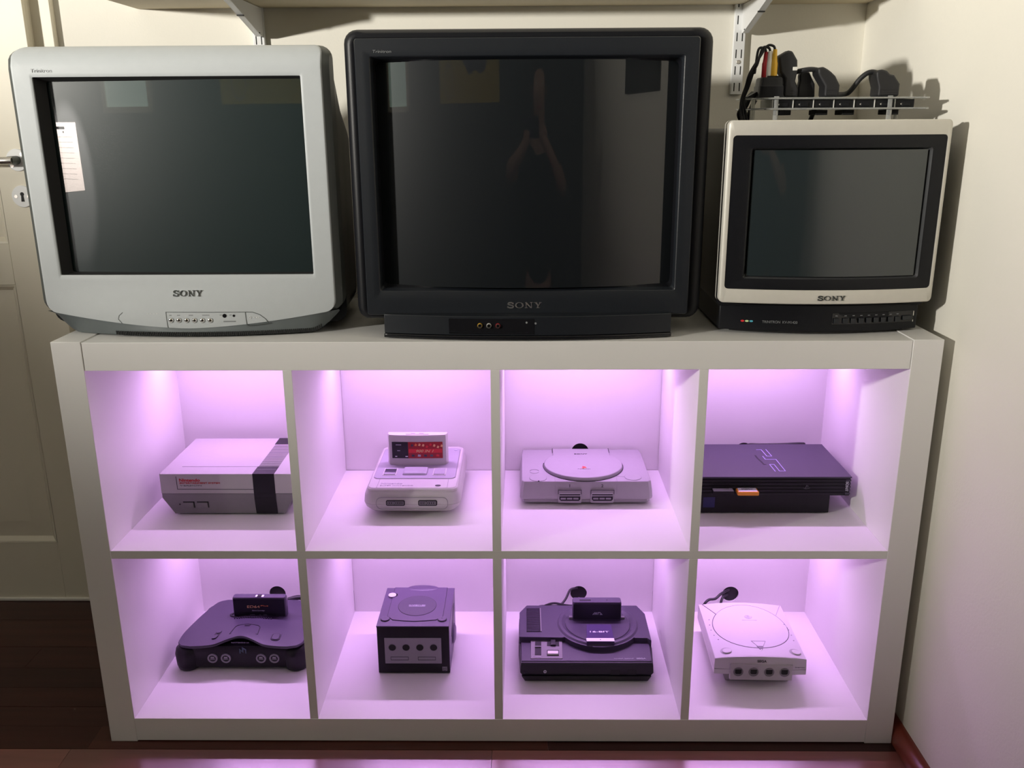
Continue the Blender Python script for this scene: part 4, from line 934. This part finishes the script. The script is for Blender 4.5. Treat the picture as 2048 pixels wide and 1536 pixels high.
for x, wd in ((-.0165, .012), (.0000, .005), (.0110, .009)): bm = BM(); poly(bm, [(x - wd / 2, .0040), (x + wd / 2, .0040), (x + wd / 2 - .002, .0062), (x - wd / 2 + .001, .0058)], FRONT(-.0064), 0, .0004); t.part('label_mark', bm, 'print_dim')
bm = BM(); box(bm, -.0090, .0090, -.002, .006, .0452, .0462); t.part('top_clip', bm, 'print_white', bevel=.0004)
bm = BM(); box(bm, -.0045, .0045, -.003, .006, .0455, .0468); t.part('clip_centre', bm, 'charcoal_dark')
bm = BM(); tube(bm, [(.262, .341, ZL + .058), (.285, .345, ZL + .062), (.305, .349, ZL + .055), (.322, .350, ZL + .045), (.34, .352, ZL + .02), (.345, .35, ZL + .006)], [.0055] * 12 + [.0035] * 60, 10, 7)
solo('console_cable', bm, 'rubber', 'black cable behind the charcoal console in lower left cubby', 'cable')

# ---- indigo cube console
t = Thing('game_console', 'cube shaped violet-black console with four sockets in a grey front plate', 'game console', (.492, .147, ZL))
bm = BM(); box(bm, .0015, .1485, .0008, .154, .003, .1085); t.part('body', bm, 'cube_plastic', bevel=.0015)
bm = BM(); box(bm, .0018, .1482, -.0008, .003, .002, .1090); t.part('front_panel', bm, 'charcoal_dark', bevel=.0012)
bm = BM(); box(bm, .0012, .1488, -.0006, .1545, .1068, .1102); t.part('top_deck', bm, 'cube_plastic', bevel=.0008)
zt = .1102
for x in (.02, .13):
    for y in (.02, .135): bm = BM(); disc(bm, (x, y), .007, TOP(0), .0003, .0034, 14); t.part('foot', bm, 'rubber')
lid = [(.0192, .1545), (.0187, .036)] + ell((.014, .0265), .0125, .0125, 5, .85, -.35)[:0] + [(.0250, .0300), (.0310, .0225), (.055, .0185), (.0760, .0170), (.097, .0185), (.1205, .0225), (.1265, .0300), (.1330, .036), (.1330, .1545)]
bm = BM(); poly(bm, lid, TOP(zt), -.001, .0014); t.part('disc_lid', bm, 'cube_plastic', bevel=.0005)
bm = BM(); ribbon(bm, lid, .0011, TOP(zt), -.0002, .0006); t.part('lid_seam', bm, 'charcoal_dark')
bm = BM(); disc(bm, (.0760, .0770), .0395, TOP(zt + .0014), -.0004, .0006, 44); s = t.part('lid_disc', bm, 'charcoal', bevel=.0003)
bm = BM(); ring(bm, (.0760, .0770), .0395, .0402, TOP(zt + .0014), -.0004, .0004, 44); t.part('disc_groove', bm, 'charcoal_dark', parent=s)
t.text('logo_lettering', 'GAMECUBE', 'print_grey', (.0757, .0775, zt + .0020), .0055, 'top', width=.0350, bold=.0003, parent=s)
bm = BM(); ribbon(bm, [(.0585, .0735), (.0930, .0735)], .0010, TOP(zt + .0020), 0, .0003); t.part('logo_underline', bm, 'print_grey', parent=s)
bm = BM(); disc(bm, (.0187, .1205), .0098, TOP(zt), 0, .0014, 24); t.part('eject_recess', bm, 'charcoal_dark')
bm = BM(); disc(bm, (.0175, .1195), .0086, TOP(zt), .0005, .0034, 24); t.part('open_button', bm, 'shell_white', bevel=.0008, label='bright white round button')
bm = BM(); disc(bm, (.0160, .0255), .0088, TOP(zt), 0, .0024, 24); t.part('reset_button', bm, 'cube_plastic', bevel=.0008)
bm = BM(); ring(bm, (.0160, .0255), .0089, .0098, TOP(zt), -.0002, .0008, 24); t.part('button_groove', bm, 'charcoal_dark')
bm = BM(); disc(bm, (.1325, .0250), .0088, TOP(zt), 0, .0024, 24); t.part('power_button', bm, 'cube_plastic', bevel=.0008)
bm = BM(); ring(bm, (.1325, .0250), .0089, .0098, TOP(zt), -.0002, .0008, 24); t.part('button_groove', bm, 'charcoal_dark')
bm = BM(); box(bm, .1310, .1335, .026, .0268, zt + .0022, zt + .0027); t.part('button_marking', bm, 'charcoal_dark')
bm = BM(); rr = [[(p[0], p[1], zt + z) for p in ell((.080, .152), a, b, 32)] for z, a, b in ((-.004, .0345, .0120), (.0010, .0340, .0125), (.0025, .0310, .0100))]
loft(bm, rr, True, True); t.part('handle_mount', bm, 'cube_plastic', angle=40)
bm = BM(); box(bm, .0165, .1318, -.0022, .0, .0250, .0838); pl_ = t.part('front_plate', bm, 'port_grey', bevel=.0006)
for x in (.0322, .0602, .0882, .1162):
    bm = BM(); disc(bm, (x, .0625), .0073, FRONT(-.0022), -.0012, .0003, 28); t.part('pad_socket', bm, 'matte_black', parent=pl_)
    bm = BM(); ring(bm, (x, .0625), .0073, .0080, FRONT(-.0022), -.0006, .0006, 28); t.part('socket_rim', bm, 'ring_grey', parent=pl_)
for x0 in (.0285, .0840):
    bm = BM(); ribbon(bm, [(x0, .0335), (x0 + .0355, .0335), (x0 + .0355, .0405), (x0, .0405)], .0009, FRONT(-.0022), -.0004, .0004, True); t.part('card_slot', bm, 'charcoal', parent=pl_)
bm = BM(); box(bm, .1325, .1425, -.0014, 0, .0075, .0170); bd = t.part('corner_badge', bm, 'ring_grey')
bm = BM(); ribbon(bm, [(.1345, .0140), (.1345, .0100), (.1375, .0090), (.1405, .0100), (.1405, .0150), (.1375, .0125), (.1345, .0140)], .0008, FRONT(-.0014), 0, .0004); t.part('badge_emblem', bm, 'charcoal', parent=bd)
for s, x in ((1, .1482),):
    bm = BM(); poly(bm, [(.045, .058), (.085, .040), (.110, .040), (.122, .092), (.105, .094)], SIDE(x), -.001, .0008); t.part('side_vent', bm, 'charcoal_dark')
    bm = BM(); loft(bm, [[(x + h, p[0], p[1]) for p in ell((.085, .042), r, r * .8, 20)] for h, r in ((-.001, .026), (.004, .024), (.0065, .016))], True, True); t.part('handle_arm', bm, 'cube_plastic', bevel=.001)

# ---- black console with a large ring and a cartridge
t = Thing('game_console', 'black console with a large circular deck and 16-BIT lettering', 'game console', (.781, .110, ZL))
bm = BM(); loft(bm, [[(p[0], p[1], z) for p in P] for z, P in ((.0025, [(.012, .010), (.260, .010), (.262, .195), (.010, .195)]), (.0185, [(.006, .0), (.265, .0), (.269, .170), (.001, .170)])) ][:1] + [[(.006, .001, .0190), (.265, .001, .0190), (.268, .200, .0190), (.004, .200, .0190)]], True, True); t.part('underside', bm, 'charcoal_dark')
def mdo(i, fy=0): return [(.004 + i, fy), (.268 - i, fy), (.2735 - i, .060), (.2735 - i, .170), (.2590 - i, .2045), (.0165 + i, .2045), (.0005 + i, .174), (.0005 + i, .060)]
bm = BM(); loft(bm, [[(p[0], p[1], .0190) for p in mdo(.004, .004)], [(p[0], p[1], .0280) for p in mdo(-.001, 0)], [(p[0], p[1], .0440) for p in mdo(0, .0005)], [(p[0], p[1], .0475) for p in mdo(.001, .004)]], True, True); t.part('lower_body', bm, 'charcoal_dark', angle=30)
for x in (.03, .24):
    for y in (.025, .18): bm = BM(); disc(bm, (x, y), .009, TOP(0), .0003, .0030, 14); t.part('foot', bm, 'rubber')
bm = BM(); loft(bm, [[(.006, .008, .0472), (.266, .008, .0472), (.270, .085, .0472), (.004, .085, .0472)], [(.006, .0095, .0490), (.2655, .0095, .0490), (.2695, .082, .0500), (.005, .082, .0500)]], True, True); t.part('front_deck', bm, 'charcoal', angle=20)
up = [(.0010, .0780), (.0165, .0770), (.0900, .0755)] + [(p[0], p[1]) for p in ell((.1670, .1290), .0885, .0890, 30, PI + .62, 2 * PI - .62)] + [(.2385, .0745), (.2655, .0740), (.2725, .0640), (.2725, .1690), (.2585, .2035), (.0168, .2035), (.0012, .1735)]
bm = BM(); poly(bm, up, TOP(.0470), 0, .0135); t.part('upper_deck', bm, 'charcoal', bevel=.0010)
bm = BM(); rr = [[(p[0], p[1], z) for p in ell((.1670, .1290), a, a, 52)] for z, a in ((.0485, .0885), (.0600, .0862), (.0635, .0820), (.0640, .0760), (.0605, .0690), (.0595, .0660), (.0585, .0100))]
loft(bm, rr, True, True); dk = t.part('ring_deck', bm, 'charcoal', angle=30)
bm = BM(); ribbon(bm, ell((.1670, .1290), .0682, .0682, 40, PI, 2 * PI), .0009, TOP(.0612), 0, .0006); t.part('ring_groove', bm, 'charcoal_dark', parent=dk)
bm = BM(); P = [(.1435, .1265), (.1955, .1255), (.1952, .0480), (.1375, .0480)]
bm = BM(); loft(bm, [[(.1430, .1265, .0540), (.1960, .1260, .0540), (.1955, .0475, .0600), (.1380, .0475, .0600)], [(.1434, .1260, .0605), (.1956, .1255, .0605), (.1950, .0478, .0690), (.1384, .0478, .0690)]], True, True)
bdg = t.part('badge_plate', bm, 'badge_plastic', bevel=.0004)
bm = BM(); loft(bm, [[(.1382, .0615, .0672), (.1952, .0615, .0672), (.1950, .0478, .0688), (.1384, .0478, .0688)], [(.1382, .0615, .0680), (.1952, .0615, .0680), (.1950, .0478, .0694), (.1384, .0478, .0694)]], True, True); t.part('badge_bar', bm, 'card_label', parent=bdg)
bm = BM(); disc(bm, (.1668, .0545), .0012, TOP(.0687), 0, .0004, 10); t.part('power_lamp', bm, 'matte_black', parent=bdg)
t.text('bit_lettering', '16-BIT', 'print_white', (.1680, .0905, .0647), .0088, Matrix.Rotation(-.107, 4, 'X'), width=.0400, bold=.0005, parent=bdg)
for k in range(19):
    y = .0975 + .0050 * k; bm = BM(); box(bm, .0165, .0440, y, y + .0019, .0600, .0622); t.part('vent_rib', bm, 'charcoal', smooth=False)
bm = BM(); box(bm, .0160, .0450, .096, .192, .0600, .0608); t.part('vent_bed', bm, 'charcoal_dark')
bm = BM(); box(bm, .0455, .0475, .096, .190, .0600, .0626); t.part('vent_edge', bm, 'console_midgrey', bevel=.0003)
bm = BM(); loft(bm, [[(.0235, .0150, .0480), (.0885, .0150, .0480), (.0900, .0790, .0490), (.0245, .0790, .0490)], [(.0240, .0155, .0502), (.0880, .0155, .0502), (.0895, .0785, .0525), (.0250, .0785, .0525)]], True, True); cp = t.part('control_panel', bm, 'console_midgrey', bevel=.0004)
tz = lambda p, h: (p[0], p[1], .0502 + (p[1] - .0155) * .0365 + h)
bm = BM(); poly(bm, [(.0325, .0265), (.0455, .0265), (.0462, .0740), (.0338, .0740)], tz, -.0005, .0005); t.part('slider_well', bm, 'matte_black', parent=cp)
bm = BM(); poly(bm, [(.0330, .0515), (.0458, .0515), (.0459, .0535), (.0331, .0535)], tz, 0, .0030); t.part('volume_slider', bm, 'port_grey', parent=cp)
bm = BM(); poly(bm, [(.0578, .0575), (.0830, .0570), (.0828, .0740), (.0585, .0740)], tz, -.0005, .0005); t.part('switch_well', bm, 'matte_black', parent=cp)
bm = BM(); poly(bm, [(.0650, .0565), (.0760, .0565), (.0755, .0750), (.0660, .0750)], tz, 0, .0040); t.part('power_switch', bm, 'charcoal_dark', parent=cp, bevel=.0005)
bm = BM(); poly(bm, [(.0570, .0240), (.0810, .0240), (.0815, .0430), (.0575, .0430)], tz, -.0005, .0006); t.part('reset_well', bm, 'matte_black', parent=cp)
bm = BM(); poly(bm, [(.0582, .0260), (.0798, .0260), (.0800, .0360), (.0586, .0360)], tz, 0, .0040); t.part('reset_button', bm, 'white_plastic', parent=cp, bevel=.0006, label='pale oblong button')
bm = BM(); ribbon(bm, ell((.0300, .0205), .0022, .0026, 10, 0, PI), .0008, tz, 0, .0004); ribbon(bm, [(.0335, .0200), (.0450, .0200)], .0012, tz, 0, .0004); t.part('panel_marking', bm, 'print_grey', parent=cp, kind='stuff')
bm = BM(); ring(bm, (.0525, .0305), .0013, .0032, FRONT(0), -.001, .0012, 20); t.part('phone_socket', bm, 'print_grey')
bm = BM(); disc(bm, (.0525, .0305), .0014, FRONT(0), -.001, .0004, 12); t.part('socket_hole', bm, 'matte_black')
for x in (.193, .226): bm = BM(); box(bm, x - .009, x + .009, -.0004, .002, .0225, .0345); t.part('pad_socket', bm, 'matte_black', bevel=.001)
t.text('system_lettering', 'MEGA DRIVE', 'print_grey', (.2115, .0165, .0492), .0034, 'top', width=.0400, bold=.0003)
t.text('maker_lettering', 'SEGA', 'print_grey', (.2460, .0170, .0492), .0062, 'top', width=.0190, bold=.0003)
for x in (.1115, .2225): bm = BM(); box(bm, x - .004, x + .004, .146, .153, .0570, .0655); t.part('slot_corner', bm, 'console_midgrey', bevel=.0008)
t = Thing('game_cartridge', 'black flash cartridge with a slanted two-letter logo, in the ring deck', 'cartridge', (.9475, .262, ZL + .0600))
rr = []
for z, g in ((0, 0), (.040, 0), (.0435, .0012)): rr.append([(p[0], p[1], z) for p in rrect(-.0520 + g, .0520 - g, -.011 + g, .012 - g, .004, 5, 4)])
t.part('cartridge_shell', loft(BM(), rr, True, True), 'charcoal', angle=40)
bm = BM(); poly(bm, [(-.0500, .004), (.0500, .004), (.0500, .0400), (-.0500, .0400)], FRONT(-.0110), -.0004, .0003); t.part('cartridge_label', bm, 'label_black')
bm = BM(); P = FRONT(-.0113)
for q in ([(-.0090, .0150), (-.0040, .0205)], [(-.0050, .0150), (-.0010, .0205)], [(-.0010, .0150), (-.0010, .0205)], [(.0020, .0150), (.0020, .0200), (.0065, .0200), (.0105, .0155), (.0060, .0155)]): ribbon(bm, q, .0017, P, 0, .0004)
t.part('logo_strokes', bm, 'print_grey', kind='stuff')
bm = BM(); box(bm, -.0370, -.0130, -.003, .002, .0432, .0439); t.part('top_slot', bm, 'matte_black')
bm = BM(); disc(bm, (.0215, 0), .0014, TOP(.0433), 0, .0006, 10); t.part('top_hole', bm, 'matte_black')
for pts, lab_ in (([(.9140, .392, ZL + .060), (.8975, .383, ZL + .060), (.886, .366, ZL + .046), (.872, .352, ZL + .0385), (.850, .347, ZL + .040), (.828, .345, ZL + .0400), (.812, .343, ZL + .034), (.806, .340, ZL + .020)], 'black cable from the wall hole, dropping behind the vents of the ring console'),
                  ([(.9180, .392, ZL + .034), (.9160, .372, ZL + .040), (.905, .352, ZL + .0385), (.885, .345, ZL + .0430), (.862, .343, ZL + .0490), (.846, .341, ZL + .0470), (.834, .339, ZL + .0400), (.832, .336, ZL + .018)], 'black cable arching over the back of the ring console')):
    bm = BM(); tube(bm, pts, .0026, 8, 7); solo('console_cable', bm, 'rubber', lab_, 'cable')

# ---- white console with four sockets, lower right
t = Thing('game_console', 'white console with a large round lid, in the lower right cubby', 'game console', (1.1665, .097, ZL), -.022)
def dco(i): return [(.001 + i, .004 + i), (.046, .0015 + i), (.092, .0005 + i), (.138, .0015 + i), (.182 - i, .004 + i), (.183 - i, .212 - i), (.003 + i, .212 - i)]
bm = BM(); loft(bm, [[(p[0], p[1] + .006, .0235) for p in dco(.010)], [(p[0], p[1], .0330) for p in dco(.0)], [(p[0], p[1], .0440) for p in dco(0)]], True, True); t.part('lower_shell', bm, 'shell_white', bevel=.0008, angle=30)
bm = BM()
ZD = lambda x: .0655 + .0075 * (1 - ((x - .092) / .091) ** 2)
rr = [[(p[0], p[1], .0446) for p in dco(0)], [(p[0], p[1], ZD(p[0])) for p in dco(.0008)], [(p[0], p[1], ZD(p[0]) + .0008) for p in dco(.0018)]]
loft(bm, rr, True, False)
f = lambda u, v: (.0028 + .1784 * u, .0060 + .2040 * v, ZD(.0028 + .1784 * u) + .0008)
loft(bm, [[(p[0], p[1], ZD(p[0]) + .0008) for p in dco(.0018)], [(p[0], p[1], ZD(p[0]) + .0009) for p in dco(.0040)]])
t.part('upper_shell', bm, 'shell_white', bevel=.0006, angle=30)
g = BM(); grid(g, lambda u, v: (.0035 + .1770 * u, .0050 + .2035 * v, ZD(.0035 + .1770 * u) + .00085), 16, 4); t.part('top_deck', g, 'shell_white')
bm = BM(); loft(bm, [[(p[0], p[1], .0010) for p in [(.030, .028), (.156, .028), (.156, .19), (.030, .19)]], [(p[0], p[1], .0240) for p in [(.022, .018), (.162, .018), (.162, .20), (.022, .20)]]], True, True); t.part('pedestal', bm, 'shell_shade', bevel=.002)
tz = lambda p, h: (p[0], p[1], ZD(p[0]) + .0009 + h)
bm = BM(); ribbon(bm, ell((.0950, .1150), .0770, .0830, 48, PI * .80, 2 * PI + .05), .0011, tz, -.0002, .0004); t.part('lid_seam', bm, 'seam_dark')
bm = BM(); ribbon(bm, ell((.0950, .1150), .0770, .0830, 30, .04, PI * .80), .0007, tz, -.0002, .0003); t.part('lid_edge', bm, 'seam_mid')
bm = BM(); ribbon(bm, [(.0110, .2085), (.0325, .1640)], .0012, tz, -.0002, .0004); t.part('lid_hinge_line', bm, 'seam_dark')
bm = BM(); ribbon(bm, [(.1790, .2085), (.1600, .1640)], .0010, tz, -.0002, .0004); t.part('lid_hinge_line', bm, 'seam_mid')
bm = BM(); ribbon(bm, [(.0840, .0570), (.0950, .0330), (.1010, .0330), (.1120, .0570)], .0010, tz, -.0002, .0004, True); t.part('lid_arrow', bm, 'seam_mid')
bm = BM(); poly(bm, [(.0905, .0380), (.1040, .0380), (.1000, .0270), (.0945, .0270)], tz, 0, .0010); t.part('open_latch', bm, 'console_midgrey')
bm = BM(); box(bm, .0960, .0985, .0235, .0265, .0735, .0748); t.part('power_lamp', bm, 'print_white')
for c in ((.0275, .0255), (.1640, .0255)):
    bm = BM(); disc(bm, c, .0112, tz, -.001, .0004, 28); s = t.part('button_dish', bm, 'shell_shade')
    bm = BM(); disc(bm, (c[0] + .0012, c[1] - .0018), .0092, tz, 0, .0026, 28, .0080); t.part('round_button', bm, 'shell_white', bevel=.0012, parent=s)
bm = BM(); sp = [(.0970 + (.0012 + .0010 * a) * math.cos(a), .1500 + (.0012 + .0010 * a) * math.sin(a)) for a in [k * .4 for k in range(32)]]
bm = BM(); ribbon(bm, [(.0970 + .00062 * a * math.cos(a), .1500 + .00062 * a * math.sin(a)) for a in [k * .4 for k in range(1, 33)]], .0026, tz, 0, .0003); t.part('swirl_mark', bm, 'swirl')
bm = BM(); ribbon(bm, [(.0820, .1365), (.1130, .1365)], .0014, tz, 0, .0003); t.part('system_line', bm, 'swirl')
bm = BM()
for x, y in ((.0150, .145), (.0125, .125), (.0120, .105), (.0145, .085), (.0200, .068), (.1690, .130), (.1730, .110), (.1735, .090), (.1730, .070)): disc(bm, (x, y), .0014, tz, 0, .0004, 8)
t.part('dot_marks', bm, 'seam_mid', kind='stuff')
bm = BM(); box(bm, .0320, .1540, -.0010, .006, .0225, .0565); fp = t.part('socket_panel', bm, 'console_lightgrey', bevel=.0008)
for x in (.0480, .0780, .1085, .1385):
    bm = BM(); ring(bm, (x, .0410), .0082, .0098, FRONT(-.0010), -.0006, .0009, 26); t.part('socket_rim', bm, 'console_midgrey', parent=fp)
    bm = BM(); disc(bm, (x, .0410), .0083, FRONT(-.0010), -.0008, .0003, 24); t.part('socket_dish', bm, 'console_midgrey', parent=fp)
    bm = BM(); poly(bm, [(x - .0062, .0385), (x - .0040, .0365), (x + .0040, .0365), (x + .0062, .0385), (x + .0062, .0462), (x - .0062, .0462)], FRONT(-.0013), -.0002, .0005); t.part('pad_socket', bm, 'matte_black', parent=fp)
t.text('maker_lettering', 'SEGA', 'seam_dark', (.0935, .0008, .0640), .0072, width=.0180, bold=.0006)
t.text('system_lettering', 'Dreamcast', 'seam_mid', (.1690, .0024, .0500), .0034, width=.0190)
bm = BM(); ribbon(bm, [(.0020, .0442), (.0320, .0442)], .0007, FRONT(.0042), -.0015, .0008); ribbon(bm, [(.1540, .0442), (.1815, .0442)], .0007, FRONT(.0042), -.0015, .0008); t.part('shell_seam', bm, 'seam_mid', kind='stuff')
for pts, lab_ in (([(1.2600, .392, ZL + .056), (1.2380, .372, ZL + .056), (1.224, .362, ZL + .0500), (1.208, .358, ZL + .0490), (1.197, .352, ZL + .0400), (1.190, .345, ZL + .020), (1.189, .34, ZL + .006)], 'black cable from the wall hole, bending left behind the white console'),
                  ([(1.2580, .392, ZL + .044), (1.2430, .372, ZL + .048), (1.2360, .360, ZL + .036), (1.234, .350, ZL + .015), (1.234, .34, ZL + .004)], 'short black cable dropping straight down behind the white console')):
    bm = BM(); tube(bm, pts, .0030, 8, 7); solo('console_cable', bm, 'rubber', lab_, 'cable')

# ================================================================== behind the camera: seen only as faint reflections in the tubes
t = Thing('paper_sheet', 'printed paper sheet on the wall behind the camera, mirrored in the silver television', 'paper', (-1.67, YF, .855), 0, None, world=True)
bm = BM(); poly(bm, [(-1.842, .843), (-1.505, .865), (-1.512, 1.145), (-1.835, 1.146)], FRONT(YF + .0012), -.0006, -.0002)
bmesh.ops.reverse_faces(bm, faces=bm.faces); t.part('sheet', bm, 'paper')
BACKF = lambda p, h: (p[0], YF + .0014 + h, p[1])
bm = BM(); poly(bm, [(-1.830, 1.118), (-1.625, 1.117), (-1.625, 1.128), (-1.830, 1.130)], BACKF, .0002, .0006); t.part('header_bar', bm, 'charcoal_dark')
bm = BM(); poly(bm, [(-1.650, 1.102), (-1.636, 1.102), (-1.636, 1.110), (-1.650, 1.110)], BACKF, .0002, .0006); t.part('header_mark', bm, 'charcoal_dark')
for k in range(9):
    bm = BM(); z = 1.085 - .022 * k; poly(bm, [(-1.80, z), (-1.56, z), (-1.56, z + .0012), (-1.80, z + .0012)], BACKF, .0002, .0004); t.part('print_line', bm, 'port_grey')
w_ = struct('window_1', box(BM(), -1.19, -.845, YF, YF + .012, 1.203, 1.95), 'window_light')
for a in ((-1.22, -1.19, 1.18, 1.98), (-.845, -.815, 1.18, 1.98), (-1.19, -.845, 1.18, 1.203), (-1.19, -.845, 1.95, 1.98)):
    mesh_obj('window_frame', box(BM(), a[0], a[1], YF, YF + .03, a[2], a[3]), 'door_paint', w_)
t = Thing('wall_poster', 'yellow poster on the wall behind the camera, mirrored dimly in the large television', 'poster', (.09, YF, 1.21), 0, None, world=True)
t.part('sheet', box(BM(), -.31, .478, YF + .0005, YF + .002, 1.208, 1.75), 'poster_yellow')
bm = BM(); ring(bm, (-.18, 1.29), .045, .055, lambda p, h: (p[0], YF + .002 + h, p[1]), 0, .0008, 24, .06, .07); t.part('printed_ring', bm, 'port_grey')
bm = BM(); poly(bm, [(-.05, 1.42), (.02, 1.36), (.10, 1.31), (.17, 1.33), (.24, 1.315), (.31, 1.33), (.34, 1.40), (.33, 1.55), (-.04, 1.55)], lambda p, h: (p[0], YF + .002 + h, p[1]), 0, .0008); t.part('printed_shape', bm, 'charcoal')
t = Thing('picture_frame', 'black framed picture on the right wall, mirrored in the large television', 'picture', (XR, -.75, 1.21), 0, None, world=True)
t.part('frame', box(BM(), XR - .02, XR - .0005, -.94, -.555, 1.208, 1.70), 'black_plastic', bevel=.002)
t.part('picture', box(BM(), XR - .0215, XR - .019, -.92, -.575, 1.228, 1.68), 'charcoal_dark')

def skin_mesh(name, verts, edges_, m, parent, sub=2, root=0):
    me = bpy.data.meshes.new(name); me.from_pydata([v[0] for v in verts], edges_, [])
    me.materials.append(M[m]); o = bpy.data.objects.new(name, me); COL.objects.link(o); o.parent = parent
    sk = o.modifiers.new('skin', 'SKIN'); sk.use_smooth_shade = True
    lay = me.skin_vertices[0].data if me.skin_vertices else None
    if lay is None:
        bpy.context.view_layer.objects.active = o; bpy.ops.mesh.customdata_skin_add(); lay = me.skin_vertices[0].data
    for i, v in enumerate(verts):
        r = v[1]; lay[i].radius = r if isinstance(r, tuple) else (r, r); lay[i].use_root = (i == root)
    ss = o.modifiers.new('sub', 'SUBSURF'); ss.levels = sub; ss.render_levels = sub
    return o
def photographer():
    px, py = .93, -1.72
    t = Thing('person', 'person in dark clothes kneeling behind the camera with a phone, mirrored in the large television', 'person', (px, py, 0))
    V = []; E_ = []
    def v(x, y, z, r, par=None):
        V.append(((x, y, z), r)); k = len(V) - 1
        if par is not None: E_.append((par, k))
        return k
    pel = v(0, -.02, .52, (.135, .10)); sp = v(0, -.01, .68, (.125, .095), pel); ch = v(0, -.01, .88, (.150, .105), sp); nk0 = v(0, -.01, 1.03, (.075, .07), ch)
    nk = v(0, .0, 1.10, .052, nk0); jaw = v(0, .022, 1.165, (.060, .064), nk); fc = v(0, .012, 1.235, (.074, .090), jaw); cr = v(0, .0, 1.315, (.070, .082), fc); v(0, -.002, 1.362, (.040, .046), cr)
    nose = v(0, .104, 1.232, .011, fc)
    hands = {}
    for s in (-1, 1):
        sh = v(.165 * s, -.01, 1.0, .058, nk0); el = v(.325 * s if s < 0 else .265, .07, .965 if s < 0 else .90, .043, sh)
        hx = -.130 if s < 0 else .035
        wr = v(hx - .035 * (-s) if s < 0 else hx + .05, .215, 1.045, .028, el); pm = v(hx, .243, 1.075, .030, wr)
        hands[s] = (hx, pm)
        hip = v(.095 * s, -.01, .47, .090, pel); kn = v(.13 * s, .13, .068, .066, hip); an = v(.12 * s, -.21, .062, .046, kn); v(.12 * s, -.275, .038, .032, an)
        # four fingers of unequal length curl up behind the phone edge, the thumb leaves the side of the palm
        for k, (dx, dz, ln) in enumerate(((-.018, .012, .030), (-.006, .016, .034), (.007, .015, .032), (.019, .010, .025))):
            a = v(hx + dx, .247, 1.083 + dz * .5, .0092, pm); b = v(hx + dx, .250, 1.085 + ln * .45 + dz, .0086, a); v(hx + dx * .9, .244, 1.083 + ln * .8 + dz, .0076, b)
        a = v(hx - .026 * s, .232, 1.078, .0105, pm); v(hx - .040 * s, .236, 1.104, .0088, a)
    skin_mesh('body', V, E_, 'skin', t.o)
    # ears, eyes and brows
    for s in (-1, 1):
        bm = BM(); ball(bm, (.076 * s, .004, 1.235), .020, .35, .7, 1.25, 12); t.part('ear', bm, 'skin')
        bm = BM(); ball(bm, (.030 * s, .085, 1.258), .0115, 1, .7, .8, 12); t.part('eye', bm, 'white_plastic')
    bm = BM(); ball(bm, (0, .088, 1.182), .016, 1.4, .5, .4, 12); t.part('mouth', bm, 'red_plastic')
    bm = BM(); ball(bm, (0, -.018, 1.300), .094, .93, 1.05, .88, 20); t.part('hair', bm, 'hair')
    S = [((0, -.02, .50), (.150, .115)), ((0, -.01, .68), (.142, .110)), ((0, -.01, .88), (.168, .120)), ((0, -.01, 1.02), (.090, .085)), ((-.175, -.01, .995), .070), ((-.262, .035, .978), .060), ((.175, -.01, .995), .070), ((.225, .035, .945), .060)]
    skin_mesh('shirt', S, [(0, 1), (1, 2), (2, 3), (3, 4), (4, 5), (3, 6), (6, 7)], 'shirt', t.o)
    P_ = [((0, -.02, .50), (.148, .112))]; pe = []
    for s in (-1, 1):
        i = len(P_); P_ += [((.098 * s, -.01, .46), .104), ((.13 * s, .13, .082), .080), ((.122 * s, -.19, .064), .060)]; pe += [(0, i), (i, i + 1), (i + 1, i + 2)]
    skin_mesh('trousers', P_, pe, 'charcoal_dark', t.o)
photographer()
t = Thing('phone', 'black phone held up by the kneeling person, mirrored in the large television', 'phone', (.7912, -1.449, 1.1352))
Rp = Matrix(((1, 0, 0), (0, .9598, .2804), (0, -.2804, .9598))).to_4x4()
bm = BM(); box(bm, -.022, .125, -.016, -.008, -.055, .018); bmesh.ops.transform(bm, matrix=Rp, verts=bm.verts); t.part('phone_body', bm, 'gloss_black', bevel=.003)
bm = BM(); box(bm, -.020, .123, -.0166, -.0158, -.053, .016); bmesh.ops.transform(bm, matrix=Rp, verts=bm.verts); t.part('phone_screen', bm, 'crt_black')
bm = BM(); ring(bm, (0, 0), .004, .0075, lambda p, h: (p[0], -.008 + h, p[1]), 0, .0015, 20); bmesh.ops.transform(bm, matrix=Rp, verts=bm.verts); t.part('lens_ring', bm, 'steel')
